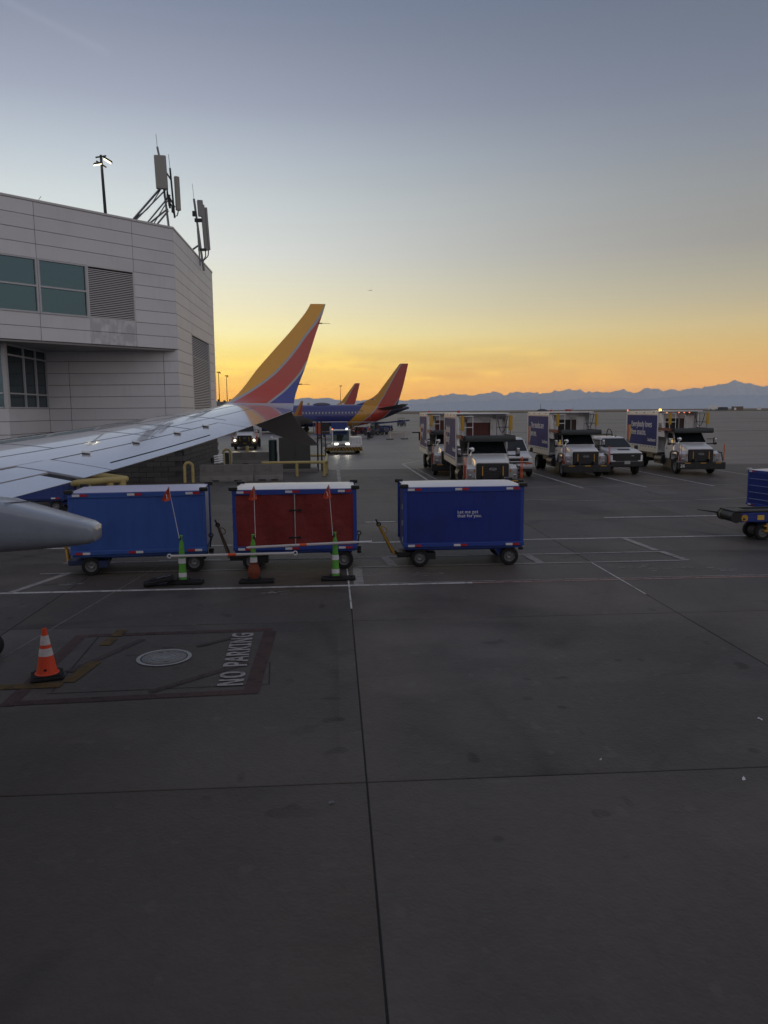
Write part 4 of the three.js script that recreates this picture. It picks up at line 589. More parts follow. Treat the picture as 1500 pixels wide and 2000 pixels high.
  // doorway in the front
  if (o.shutter) { const d = part('shutter', bx(1.14, 1.3, 0.03, -0.12, 2.72, zf - 0.34), mat(0.13, 0.028, 0.024, 0.55, { map: dirt }), t); part('shutter_rail', [bx(0.03, 1.3, 0.05, -0.7, 2.72, zf - 0.28), bx(0.03, 1.3, 0.05, 0.46, 2.72, zf - 0.28), bx(1.1, 0.015, 0.02, -0.12, 2.5, zf - 0.315)], M.darkMetal, d); }
  else { const d = part('doorway', bx(1.12, 1.3, 0.03, -0.12, 2.72, zf - 0.34), mat(0.018, 0.017, 0.015, 0.7), t); part('door_edge', bx(0.08, 1.3, 0.05, 0.16, 2.72, zf - 0.3), mat(0.3, 0.3, 0.3, 0.5), d); part('inner_door', bx(0.3, 1.28, 0.02, 0.36, 2.71, zf - 0.315), mat(0.06, 0.035, 0.025, 0.6), d); }
  part('front_door', rb(0.6, 1.3, 0.05, 0.015, 0.76, 2.72, zf - 0.24), M.white, t);
  // triangular side cheek with the number
  const ck = part('side_cheek', poly([[0, 0], [0, 1.42], [0.42, 1.42], [1.05, 0]], 0.05).rotateY(-Math.PI / 2).translate(-W / 2 + 0.06, 2.1, zf), M.white, t);
  part('number_text', [o.num ? put(words(o.num, 0.3, 0.004), 2.62, zf + 0.08).translate(0.0, 0, 0) : put(bx(0.3, 0.03, 0.004), 2.5, zf + 0.3), put(bx(0.34, 0.05, 0.004), 2.42, zf + 0.3)].map(g => g.translate(W * 0 + 0.005, 0, 0)), mat(0.05, 0.05, 0.06, 0.6), ck);
  // platform over the cab
  const pl = part('platform', [bx(2.3, 0.1, 2.1, 0, 2.5, zf + 0.95)], M.darkMetal, t);
  part('platform_edge', bx(0.09, 0.17, 2.1, -1.19, 2.56, zf + 0.95), M.redBrown, pl); part('platform_edge', [bx(0.09, 0.17, 2.1, 1.19, 2.56, zf + 0.95), bx(0.5, 0.06, 0.5, 1.0, 2.6, zf + 1.7)], M.redBrown, pl);
  part('bumper_roll', [cy(0.15, 0.15, 2.3, 18, 0.1, 2.5, zf + 2.12, 0, 0, Math.PI / 2), cy(0.12, 0.12, 2.32, 18, 0.1, 2.5, zf + 2.12, 0, 0, Math.PI / 2)], mat(0.045, 0.05, 0.05, 0.7), pl);
  for (const s of [-1, 1]) {
    const x = s * 1.12, z0 = zf + 0.1, z1 = zf + 1.55;
    part('railing', [rod(V(x, 2.55, z1), V(x, 3.52, z1), 0.022), rod(V(x, 2.55, z0 + 0.4), V(x, 3.52, z0 + 0.4), 0.022), rod(V(x, 3.52, z0), V(x, 3.52, z1), 0.022), rod(V(x, 3.0, z0), V(x, 3.0, z1), 0.022), rod(V(x - s * 0.55, 2.55, z1 - 0.5), V(x - s * 0.55, 3.52, z1 - 0.5), 0.018), rod(V(x - s * 0.55, 3.52, z1 - 0.5), V(x, 3.52, z1), 0.02), rod(V(x - s * 0.55, 3.0, z1 - 0.5), V(x, 3.0, z1), 0.02)], s > 0 ? M.galv : M.whitePlain, t);
    part('foam_pad', rod(V(x + s * 0.01, 2.86, z1 + 0.06), V(x + s * 0.01, 3.56, z1 + 0.06), 0.085, 0.085, 14), mat(0.5, 0.3, 0.03, 0.7), t);
  }
  part('hose', tube([V(0.6, 3.5, zf + 1.0), V(0.68, 2.95, zf + 1.2), V(0.8, 2.75, zf + 1.3), V(0.92, 3.0, zf + 1.4), V(1.0, 3.5, zf + 1.5)], 0.018, 26, 6), M.black, t);
  const b = part('beacon', [cy(0.07, 0.08, 0.11, 14, -W / 2 + 0.12, y1 + 0.12, zf - 0.1)], o.beacon ? M.amber : M.redLamp, t);
  if (o.beacon) { for (const x of [-0.85, -0.1, 0.22, 0.54]) part('marker_lamp', bx(0.07, 0.05, 0.03, x, y1 - 0.06, zf + 0.33), M.redGlow, t); part('marker_lamp', bx(0.05, 0.09, 0.09, -W / 2 - 0.01, y1 + 0.09, zr + 0.12), M.redGlow, t);
    const l = new THREE.PointLight(new THREE.Color(1, 0.6, 0.15), 1.5, 0, 2); l.position.set(-W / 2 + 0.12, y1 + 0.3, zf - 0.1); l.castShadow = true; t.add(l); }
  if (o.arm) part('rear_arm', [bx(0.5, 0.08, 0.1, -W / 2 - 0.3, 2.3, zr + 0.2), bx(0.08, 0.6, 0.1, -W / 2 - 0.06, 2.05, zr + 0.2)], M.black, t);
  return t;
}
cateringTruck('white catering truck numbered 26 with amber beacon lit, rightmost in the lineup', [21.1, 0, -44.2], -0.05, { text: ['Everybody loves', 'free snacks.'], num: '26', beacon: true });
cateringTruck('white catering truck with snack slogan in two lines beside the white van', [14.0, 0, -43.2], -0.035, { text: ['The snacks are', 'on me.'], silver: true });
cateringTruck('white catering truck with red shutter nearest the camera, nose behind the blue cart', [7.05, 0, -34.9], -0.045, { text: ['Anybody', 'thirsty?'], shutter: true });
cateringTruck('white catering truck parked directly behind another, mostly hidden, farthest left', [6.95, 0, -45.6], -0.03, { text: ['Somebody', 'hungry?'], shutter: true, arm: true });
{ const t = thing('catering_truck', 'white truck with both headlights glaring beneath the jet wing', 'truck', [-9.2, 0, -80.5], 0.03, 'white catering trucks with raised boxes'); truckBody(t, { lit: true }); t.userData.group = undefined; delete t.userData.group; t.name = 'service_truck'; const b = part('cargo_box', [rb(2.4, 1.9, 5.6, 0.03, 0, 2.1, -5.2)], M.white, t); }

// ---------------------------------------------------------------- van and pickup (facing +z, origin under the front axle)
const R8 = (z, yb, ys, yt, wb, ws, wt) => [V(-wb, yb, z), V(-ws, yb + (ys - yb) * 0.35, z), V(-ws, ys, z), V(-wt, yt - 0.07, z), V(-wt + 0.12, yt, z), V(wt - 0.12, yt, z), V(wt, yt - 0.07, z), V(ws, ys, z), V(ws, yb + (ys - yb) * 0.35, z), V(wb, yb, z)];
{
  const t = thing('van', 'plain white passenger van parked between two catering trucks', 'van', [10.3, 0, -43.9]);
  part('body', loft([R8(0.72, 0.5, 0.95, 1.14, 0.8, 0.88, 0.8), R8(0.62, 0.45, 1.0, 1.24, 0.85, 0.95, 0.86), R8(0.1, 0.4, 1.1, 1.36, 0.92, 1.0, 0.93), R8(-0.25, 0.4, 1.15, 1.42, 0.93, 1.0, 0.95), R8(-0.95, 0.4, 1.2, 2.08, 0.93, 1.0, 0.82), R8(-1.2, 0.4, 1.2, 2.16, 0.93, 1.0, 0.83), R8(-4.3, 0.4, 1.2, 2.18, 0.93, 1.0, 0.84), R8(-4.55, 0.45, 1.2, 2.1, 0.9, 0.96, 0.8)], 0.6), M.white, t);
  part('windshield', sheet([V(-0.82, 1.44, -0.28), V(0.82, 1.44, -0.28), V(0.72, 2.05, -0.93), V(-0.72, 2.05, -0.93)].map(p => p.add(V(0, 0.015, 0.02))), 0.02), M.glass, t);
  for (const s of [-1, 1]) {
    part('side_window', sheet([V(s * 0.99, 1.38, -0.6), V(s * 0.99, 1.38, -1.5), V(s * 0.87, 1.98, -1.5), V(s * 0.87, 1.98, -1.0)].map(p => p.add(V(s * 0.012, 0, 0))), 0.016), M.glass, t);
    part('side_window', sheet([V(s * 0.985, 1.4, -1.7), V(s * 0.985, 1.4, -4.0), V(s * 0.88, 1.98, -4.0), V(s * 0.88, 1.98, -1.7)].map(p => p.add(V(s * 0.012, 0, 0))), 0.016), M.glass, t);
    const h = part('headlight', rb(0.34, 0.17, 0.08, 0.02, s * 0.7, 1.0, 0.68, 0, s * 0.15), M.lens, t);
    part('turn_light', rb(0.42, 0.1, 0.07, 0.02, s * 0.68, 0.78, 0.71, 0, s * 0.12), mat(0.5, 0.1, 0.02, 0.3), t);
    part('mirror', [rb(0.16, 0.26, 0.12, 0.04, s * 1.13, 1.5, -0.45), bx(0.18, 0.05, 0.05, s * 1.03, 1.43, -0.45)], M.black, t);
    wheel(t, s * 0.88, 0.36, 0, 0.36, 0.24, 'x', s); wheel(t, s * 0.88, 0.36, -3.45, 0.36, 0.24, 'x', s);
  }
  part('grille', rb(1.3, 0.3, 0.1, 0.03, 0, 0.93, 0.7), M.black, t); part('grille_bar', rb(1.5, 0.06, 0.05, 0.02, 0, 0.88, 0.76), M.chrome, t);
  part('bumper', rb(1.86, 0.2, 0.2, 0.05, 0, 0.56, 0.78), mat(0.35, 0.35, 0.36, 0.3, { metalness: 0.8 }), t); part('air_dam', rb(1.7, 0.16, 0.14, 0.03, 0, 0.4, 0.72), M.black, t);
  part('roof_fin', rb(0.06, 0.09, 0.16, 0.02, 0.25, 2.2, -1.3), M.black, t); part('licence_plate', bx(0.3, 0.15, 0.01, 0, 0.58, 0.886), M.lens, t);
}
{
  const t = thing('pickup_truck', 'white pickup truck with black grille parked between two catering trucks', 'pickup', [16.72, 0, -44.3]);
  t.scale.set(1.0, 1.09, 1.0);
  part('body', loft([R8(0.98, 0.55, 0.95, 1.13, 0.86, 0.92, 0.88), R8(0.9, 0.5, 1.05, 1.27, 0.92, 0.98, 0.92), R8(0.4, 0.5, 1.14, 1.35, 0.95, 1.02, 0.94), R8(-0.55, 0.5, 1.18, 1.4, 0.95, 1.02, 0.95), R8(-1.3, 0.5, 1.2, 1.9, 0.95, 1.02, 0.78), R8(-1.55, 0.5, 1.2, 1.96, 0.95, 1.02, 0.78), R8(-2.9, 0.5, 1.2, 1.97, 0.95, 1.02, 0.78), R8(-3.15, 0.5, 1.2, 1.9, 0.95, 1.02, 0.76), R8(-3.35, 0.5, 1.2, 1.42, 0.95, 1.02, 0.96)], 0.5), M.white, t);
  part('bed', [rb(2.02, 0.62, 2.1, 0.04, 0, 1.08, -4.42), bx(1.7, 0.02, 1.9, 0, 1.4, -4.42)], M.white, t);
  part('rack', [rod(V(-0.85, 1.4, -3.5), V(-0.72, 2.05, -3.5), 0.035), rod(V(0.85, 1.4, -3.5), V(0.72, 2.05, -3.5), 0.035), rod(V(-0.72, 2.05, -3.5), V(0.72, 2.05, -3.5), 0.035), tube([V(0.9, 1.4, -3.7), V(0.95, 1.9, -4.0), V(0.95, 2.25, -4.3), V(0.95, 2.25, -4.9), V(0.92, 1.4, -5.2)], 0.03, 24, 6)], M.black, t);
  part('windshield', sheet([V(-0.84, 1.42, -0.58), V(0.84, 1.42, -0.58), V(0.67, 1.87, -1.27), V(-0.67, 1.87, -1.27)].map(p => p.add(V(0, 0.016, 0.014))), 0.02), M.glass, t);
  for (const s of [-1, 1]) {
    part('side_window', sheet([V(s * 0.995, 1.36, -0.95), V(s * 0.995, 1.36, -3.0), V(s * 0.83, 1.83, -2.85), V(s * 0.83, 1.83, -1.38)].map(p => p.add(V(s * 0.014, 0, 0))), 0.016), M.glass, t);
    const h = part('headlight', [rb(0.3, 0.09, 0.08, 0.02, s * 0.8, 1.12, 0.95, 0, s * 0.3)], M.black, t); part('lamp', [rb(0.09, 0.26, 0.06, 0.02, s * 0.86, 0.86, 0.97, 0, s * 0.2), rb(0.24, 0.08, 0.06, 0.02, s * 0.78, 0.76, 0.985, 0, s * 0.15)], M.whitePlain, h);
    part('mirror', [rb(0.2, 0.26, 0.14, 0.05, s * 1.22, 1.38, -0.75), bx(0.2, 0.06, 0.06, s * 1.08, 1.3, -0.78)], M.black, t);
    wheel(t, s * 0.88, 0.41, 0, 0.41, 0.27, 'x', s); wheel(t, s * 0.88, 0.41, -3.95, 0.41, 0.27, 'x', s);
  }
  const g = part('grille', rb(1.66, 0.42, 0.1, 0.03, 0, 0.97, 0.95), M.black, t); part('grille_bar', [0, 1, 2, 3].map(k => bx(1.4, 0.03, 0.02, 0, 0.83 + k * 0.09, 1.005)), M.darkMetal, g); part('badge', rb(0.16, 0.05, 0.02, 0.008, 0.35, 1.04, 1.01), M.lens, g);
  const b = part('bumper', rb(1.98, 0.3, 0.22, 0.05, 0, 0.6, 1.0), M.black, t); part('licence_plate', bx(0.34, 0.17, 0.012, 0, 0.7, 1.118), M.lens, b);
  part('hood_scoop', rb(0.7, 0.07, 0.26, 0.02, 0, 1.335, 0.45, 0.08), M.black, t); part('roof_lamp', rb(0.1, 0.06, 0.1, 0.02, 0.3, 2.0, -1.7), M.black, t);
}

// ---------------------------------------------------------------- cones, bars, manhole, loose things in front
{
  const t = thing('traffic_cone', 'orange traffic cone with two white bands beside the faded red box', 'traffic cone', [-4.23, 0, -11.1], 0.35);
  part('base', [rb(0.44, 0.045, 0.44, 0.02, 0, 0.03, 0), rb(0.36, 0.03, 0.36, 0.012, 0, 0.06, 0)], M.rubber, t);
  const rr = y => 0.145 - 0.115 * (y - 0.07) / 0.66;
  const seg = (a, b, o = 0) => new THREE.LatheGeometry([[rr(a) + o, a], [rr(b) + o, b]].map(p => new THREE.Vector2(...p)), 28);
  const cm = mat(0.88, 0.08, 0.022, 0.6, { map: rep(dirt, 2, 1) });
  part('cone_body', [new THREE.LatheGeometry([[0.17, 0.072], [0.165, 0.085], [rr(0.09), 0.1], [rr(0.68), 0.68], [0.032, 0.7], [0.036, 0.715], [0.03, 0.735], [0.012, 0.742]].map(p => new THREE.Vector2(...p)), 28)], cm, t);
  const dirty = mat(0.7, 0.66, 0.66, 0.5, { map: rep(dirt, 2, 1) });
  part('reflective_band', seg(0.34, 0.45, 0.003), dirty, t); part('reflective_band', seg(0.50, 0.635, 0.003), dirty, t);
  part('hole', bx(0.035, 0.03, 0.01, -0.02, 0.15, rr(0.15) + 0.002), M.black, t);
}
function delineator(label, x, z, o) {
  const t = thing('delineator', label, 'delineator', [x, 0, z], o.turn || 0, 'tall green delineators holding the white bars');
  part('base', [rb(0.78, 0.07, 0.3, 0.025, 0.06, 0.035, 0), rb(0.3, 0.05, 0.26, 0.02, 0, 0.085, 0), cy(0.03, 0.03, 0.02, 10, -0.24, 0.075, 0), cy(0.03, 0.03, 0.02, 10, 0.36, 0.075, 0)], M.rubber, t);
  const s = []; const hs = [0.1, 0.28, 0.46, 0.62, 0.78, 0.92]; for (let k = 0; k < 5; k++) { const r0 = 0.088 - k * 0.008, r1 = r0 - 0.006; s.push([r0 + 0.004, hs[k]], [r0 + 0.004, hs[k] + 0.02], [r0, hs[k] + 0.03], [r1, hs[k + 1] - 0.005]); }
  s.push([0.035, 0.95], [0.025, 1.0], [0.025, 1.06], [0.034, 1.075], [0.034, 1.1], [0.001, 1.105]);
  part('post', new THREE.LatheGeometry(s.map(p => new THREE.Vector2(...p)), 22), M.green, t);
  if (!o.bag) part('reflective_band', new THREE.LatheGeometry([[0.091, 0.16], [0.087, 0.26]].map(p => new THREE.Vector2(...p)), 22), M.stripWhite, t);
  part('reflective_band', new THREE.LatheGeometry([[0.084, 0.47], [0.079, 0.585]].map(p => new THREE.Vector2(...p)), 22), M.stripWhite, t);
  const a = V(o.wx, 1.03, 0.05), b = V(o.wx + o.lean, 2.17, 0.05);
  part('whip', rod(a, b, 0.008, 0.006, 6), M.stripWhite, t);
  // pennant hanging from the tip
  const fp = [], n = 7; const p = (u, v) => { const q = b.clone(); q.y -= v * 0.33 - 0.02; q.x += (u - 0.5) * 0.24 * (v * (1.15 - 0.25 * v)) + o.lean * 0.25 * v - 0.03 * v; q.z += 0.035 * Math.sin(u * 5 + v * 4); return q; };
  const rg = []; for (let j = 0; j <= n; j++) { const r = []; for (let k = 0; k <= 6; k++) { const u = k / 6, v = (j + 0.05) / n * (1 - 0.22 * Math.abs(u - 0.4)); r.push(p(u, v)); } for (let k = 6; k >= 0; k--) { const u = k / 6, v = (j + 0.05) / n * (1 - 0.22 * Math.abs(u - 0.4)); r.push(p(u, v).add(V(0, 0, -0.006))); } rg.push(r); }
  const fl = part('flag', loft(rg, 0.7), mat(0.62, 0.09, 0.04, 0.6), t);
  if (o.patch) part('flag_patch', sheet([p(0.25, 0.5), p(0.32, 0.46), p(0.62, 0.78), p(0.55, 0.84)].map(q => q.add(V(0, 0, 0.012))), 0.004), M.stripWhite, fl);
  part('clip', bx(0.05, 0.05, 0.05, o.wx * 0.6, 1.03, 0.03), M.black, t);
  return t;
}
delineator('green delineator with pennant in front of the brighter blue cart', -3.45, -17.2, { wx: -0.03, lean: -0.18, patch: true });
delineator('green delineator with orange sandbag round its foot before the red cart', -1.86, -17.15, { wx: 0.06, lean: 0.0, bag: true });
delineator('green delineator with pennant and two white bands at the right end of the bar', -0.03, -17.25, { wx: -0.05, lean: -0.07, patch: true });
{
  const t = thing('sandbag', 'rusty orange cloth bag wrapped round the foot of the middle delineator', 'sandbag', [-1.86, 0.11, -17.15]);
  const rg = []; for (let j = 0; j <= 12; j++) { const v = j / 12, r = []; for (let k = 0; k < 32; k++) { const a = k / 32 * 2 * Math.PI, rad = (0.095 + 0.05 * Math.sin(Math.PI * Math.min(1, v * 1.1)) - 0.02 * v) * (1 + 0.07 * Math.sin(a * 7 + v * 3) + 0.08 * (fbm(k / 32, v, 9, 4, 3, 3) - 0.5)); r.push(V(Math.cos(a) * rad, v * 0.36, -Math.sin(a) * rad)); } rg.push(r); }
  part('bag', loft(rg, 1.0), mat(0.22, 0.05, 0.022, 0.8, { bumpMap: crumple, bumpScale: 0.01 }), t); part('tie', new THREE.TorusGeometry(0.085, 0.012, 6, 20).rotateX(Math.PI / 2).translate(0, 0.345, 0), M.redBrown, t);
}
function bar(label, a, b, ring) {
  const t = thing('barrier_bar', label, 'barrier bar', [a.x, a.y, a.z], 0); const B = b.clone().sub(a), m = B.clone().multiplyScalar(0.5);
  part('pipe', rod(V(0, 0, 0), B, 0.03, 0.03, 12), mat(0.6, 0.56, 0.55, 0.4), t); part('band', rod(m.clone().multiplyScalar(0.93), m.clone().multiplyScalar(1.06), 0.032, 0.032, 12), M.orange, t);
  if (ring) for (const q of [V(-0.03, 0, 0), B.clone().add(V(0.03, 0, 0))]) part('end_ring', new THREE.TorusGeometry(0.042, 0.014, 8, 20).translate(q.x, q.y, q.z), M.stripWhite, t);
  else part('end_cap', [rod(V(-0.08, 0, 0), V(0, 0, 0), 0.012, 0.03, 10), rod(B, B.clone().add(V(0.35, 0.01, 0)), 0.02, 0.018, 10)], M.stripWhite, t);
}
bar('white bar with a ring at each end crossing the left and middle delineators', V(-3.66, 0.66, -17.04), V(-0.95, 0.68, -17.0), true);
bar('white bar without rings, higher and farther right, below the red cart', V(-1.93, 0.81, -17.1), V(0.45, 0.88, -17.12), false);
{ const t = thing('rubber_base', 'spare black rubber foot lying tilted against the left delineator', 'rubber base', [-3.95, 0.06, -17.05], 0.2); part('slab', rb(0.66, 0.08, 0.32, 0.03, 0, 0.05, 0, 0, 0, 0.17), M.rubber, t); part('rim', rb(0.4, 0.05, 0.2, 0.02, 0, 0.1, 0, 0, 0, 0.17), M.rubber, t); part('scrape', [bx(0.2, 0.004, 0.05, 0.05, 0.135, 0.02, 0, 0.3, 0.17), bx(0.12, 0.004, 0.04, 0.2, 0.16, 0.06, 0, 0.2, 0.17)], M.galv, t); }
{
  const t = thing('manhole_cover', 'round pale iron manhole cover inside the faded red box', 'manhole cover', [-2.72, 0, -11.86], 0.3);
  const im = mat(0.34, 0.335, 0.33, 0.55, { metalness: 0.2, map: rep(dirt, 3, 3), bumpMap: rep(grain, 2, 2), bumpScale: 0.006 });
  part('frame', new THREE.RingGeometry(0.36, 0.42, 48).rotateX(-Math.PI / 2).translate(0, 0.012, 0), mat(0.45, 0.445, 0.44, 0.6, { map: rep(dirt, 3, 3) }), t);
  part('lid', [cy(0.345, 0.345, 0.012, 48, 0, 0.006, 0), new THREE.TorusGeometry(0.29, 0.012, 6, 48).rotateX(Math.PI / 2).translate(0, 0.013, 0), new THREE.TorusGeometry(0.2, 0.01, 6, 40).rotateX(Math.PI / 2).translate(0, 0.013, 0), new THREE.TorusGeometry(0.325, 0.007, 6, 48).rotateX(Math.PI / 2).translate(0, 0.013, 0), new THREE.TorusGeometry(0.12, 0.008, 6, 30).rotateX(Math.PI / 2).translate(0, 0.013, 0)], im, t);
  part('rim_gap', new THREE.RingGeometry(0.34, 0.362, 48).rotateX(-Math.PI / 2).translate(0, 0.0135, 0), M.black, t);
  part('key_hole', [bx(0.09, 0.006, 0.04, 0.02, 0.014, 0.25), bx(0.07, 0.006, 0.03, 0.1, 0.014, -0.27), bx(0.07, 0.006, 0.03, -0.03, 0.014, -0.27)], M.black, t);
  const st = []; for (let k = 0; k < 22; k++) { const a = k / 22 * 6.283; st.push(bx(0.03, 0.008, 0.012, Math.cos(a) * 0.245, 0.014, Math.sin(a) * 0.245, 0, -a)); } part('raised_marks', st, im, t);
}
{ const t = thing('equipment_wheel', 'dark rubber wheel just inside the left edge of the photo', 'wheel', [-5.46, 0.2, -12.1], 0.1); const w = wheel(t, 0, 0, 0, 0.2, 0.16, 'z', 1); part('fork', [rod(V(0, 0, -0.1), V(-0.3, 0.35, -0.1), 0.03), rod(V(0, 0, 0.1), V(-0.3, 0.35, 0.1), 0.03)], M.blueFrame, t); part('axle', rod(V(0, 0, -0.13), V(0, 0, 0.13), 0.03), M.darkMetal, t); }
for (const [x, z, s, l] of [[5.16, -8.75, 0.035, 'folded white paper scrap near the right edge of the slabs'], [4.15, -7.27, 0.03, 'torn white paper scrap just below the long slab joint'], [2.84, -7.82, 0.013, 'tiny white speck of litter above the long slab joint'], [-0.09, -7.12, 0.035, 'thin grey sliver of litter left of the centre joint']]) {
  const t = thing('paper_scrap', l, 'litter', [x, 0.006, z], rnd() * 3); part('sheet', sheet([V(-s, 0, -s * 0.5), V(-s * 0.2, 0.015, -s * 0.6), V(s, 0.004, -s * 0.3), V(s * 0.7, 0.012, s * 0.4), V(-s * 0.6, 0.002, s * 0.45)], 0.003), l.includes('grey') ? M.galv : M.whitePlain, t); part('fold', sheet([V(-s * 0.3, 0.012, -s * 0.3), V(s * 0.5, 0.03, -s * 0.1), V(s * 0.2, 0.01, s * 0.3)], 0.002), l.includes('grey') ? M.galv : M.whitePlain, t);
}

// ---------------------------------------------------------------- guard rails, barriers, cabinet beside the terminal
function rail(label, pos, runs, posts, r = 0.08) {
  const t = thing('guard_rail', label, 'guard rail', pos, 0);
  for (const [a, b] of runs) part('pipe', [rod(V(...a), V(...b), r, r, 14), sp(r, ...a, 14), sp(r, ...b, 14)], M.yellowPale, t);
  for (const [x, y, z] of posts) { part('post', cy(r * 1.05, r * 1.05, y, 14, x, y / 2, z), M.yellowPale, t); part('foot', bx(0.26, 0.02, 0.26, x, 0.01, z), M.darkMetal, t); }
  return t;
}
rail('pale yellow pipe guard rail in front of the dark utility cabinet', [-4.1, 0, -45.6], [[[-0.15, 0.85, 0], [3.55, 0.85, 0]], [[3.55, 0.85, 0], [3.55, 0.95, -6.0]], [[3.4, 0.9, -6.2], [1.9, 0.9, -6.2]]], [[0.15, 0.85, 0], [1.85, 0.85, 0], [3.45, 0.85, 0], [3.55, 0.9, -1.6], [3.55, 0.9, -5.8]], 0.085);
rail('heavy yellow pipe guard rail above the brighter blue cart beside the wing', [-10.9, 0, -32.0], [[[0, 1.02, 0.4], [2.05, 1.05, -1.1]], [[0.3, 1.15, -2.4], [1.9, 1.05, -1.3]]], [[0.75, 1.02, -0.2], [1.5, 1.02, -0.75], [1.95, 1.02, -1.0]], 0.14);
function hoop(label, x, z, h, w) { const t = thing('hoop_bollard', label, 'bollard', [x, 0, z], 0, 'yellow hoop bollards by the terminal wall'); const p = [V(-w, 0, 0), V(-w, h - w, 0)]; for (let k = 1; k < 8; k++) p.push(V(-w * Math.cos(k / 8 * Math.PI), h - w + w * Math.sin(k / 8 * Math.PI), 0)); p.push(V(w, h - w, 0), V(w, 0, 0)); part('pipe', tube(p, 0.085, 48, 12, 0.1), M.yellowPale, t); part('foot', [bx(0.26, 0.015, 0.26, -w, 0.008, 0), bx(0.26, 0.015, 0.26, w, 0.008, 0)], M.darkMetal, t); return t; }
hoop('yellow hoop bollard at the near corner of the block wall', -7.98, -42.6, 1.1, 0.22);
const h2 = hoop('yellow hoop bollard with dark backing at the far end of the block wall', -7.9, -57.2, 1.13, 0.26); part('infill', [bx(0.3, 0.85, 0.05, 0, 0.45, 0), bx(0.22, 0.1, 0.06, 0, 0.6, 0.01), bx(0.22, 0.1, 0.06, 0, 0.4, 0.01)], M.cabinet, h2);
{ const t = thing('post_bollard', 'short yellow post on a dark foot in front of the lit truck', 'bollard', [-7.4, 0, -66]); part('post', cy(0.13, 0.14, 0.95, 14, 0, 0.5, 0), M.yellowPale, t); part('foot', cy(0.45, 0.5, 0.06, 16, 0, 0.03, 0), M.rubber, t); }
const barrier = (label, x, z, L, h = 0.93) => { const t = thing('concrete_barrier', label, 'barrier', [x, 0, z], 0); part('wall', poly([[-0.3, 0], [0.3, 0], [0.28, 0.1], [0.14, 0.32], [0.1, h], [-0.1, h], [-0.14, 0.32], [-0.28, 0.1]], L - 0.03, 0.015).rotateY(-Math.PI / 2).translate(L / 2, 0, 0), M.concrete, t); part('lifting_slot', [bx(0.4, 0.07, 0.02, -L * 0.2, 0.05, 0.305), bx(0.4, 0.07, 0.02, L * 0.22, 0.05, 0.305)], M.black, t); return t; };
barrier('long grey concrete barrier touching the near hoop bollard', -6.05, -43.4, 2.95); barrier('short grey concrete barrier left of the cabinet guard rail', -3.75, -43.6, 1.6, 0.9); barrier('grey concrete barrier in the back by the far hoop bollard', -5.9, -57.4, 3.3, 0.88);
{ const t = thing('vent_grille', 'white slatted vent panel leaning by the block wall behind a barrier', 'vent panel', [-6.95, 0, -46.5], 0.5); part('frame', [bx(0.6, 0.06, 0.1, 0, 0.75, 0), bx(0.14, 0.3, 0.2, -0.36, 1.0, 0), bx(0.06, 0.8, 0.1, -0.26, 0.4, -0.1), bx(0.06, 0.8, 0.1, 0.24, 0.4, -0.1)], M.black, t); for (let k = 0; k < 4; k++) part('slat', bx(0.6, 0.03, 0.1, 0.02 + k * 0.02, 0.86 + k * 0.13, -k * 0.05, 0.5, 0, 0.12), M.whitePlain, t); }
{
  const t = thing('utility_cabinet', 'large dark grey utility cabinet on a concrete pad behind the yellow rail', 'cabinet', [-2.55, 0, -49.6]);
  part('pad', rb(2.9, 0.22, 1.6, 0.02, 0, 0.11, 0), M.concrete, t); part('housing', rb(1.95, 2.0, 1.0, 0.03, 0.0, 1.2, 0), M.cabinet, t);
  part('door', rb(0.92, 1.8, 0.02, 0.008, -0.48, 1.2, 0.505), M.cabinet, t); part('door', rb(0.92, 1.8, 0.02, 0.008, 0.48, 1.2, 0.505), M.cabinet, t); part('handle', bx(0.04, 0.2, 0.03, 0.08, 1.2, 0.53), M.black, t);
  part('conduit', [rod(V(1.45, 0, -0.3), V(1.45, 3.2, -0.3), 0.05), rod(V(1.7, 0, -0.3), V(1.7, 3.2, -0.3), 0.05), rod(V(1.95, 0, -0.3), V(1.95, 2.6, -0.3), 0.035)], M.darkMetal, t);
}
{ const t = thing('hydrant_tank', 'tall dark green cylinder standing left of the utility cabinet', 'tank', [-3.95, 0, -49.6]); part('shell', [cy(0.26, 0.26, 1.9, 24, 0, 1.05, 0), cy(0.2, 0.26, 0.06, 24, 0, 2.03, 0)], M.greenDark, t); part('lid_fitting', [rb(0.12, 0.1, 0.12, 0.02, -0.06, 2.22, 0), rb(0.24, 0.05, 0.16, 0.02, 0.2, 2.13, 0), rod(V(0, 2.03, 0), V(0, 2.2, 0), 0.03)], M.whitePlain, t); part('foot', bx(0.6, 0.1, 0.6, 0, 0.05, 0), M.darkMetal, t); }

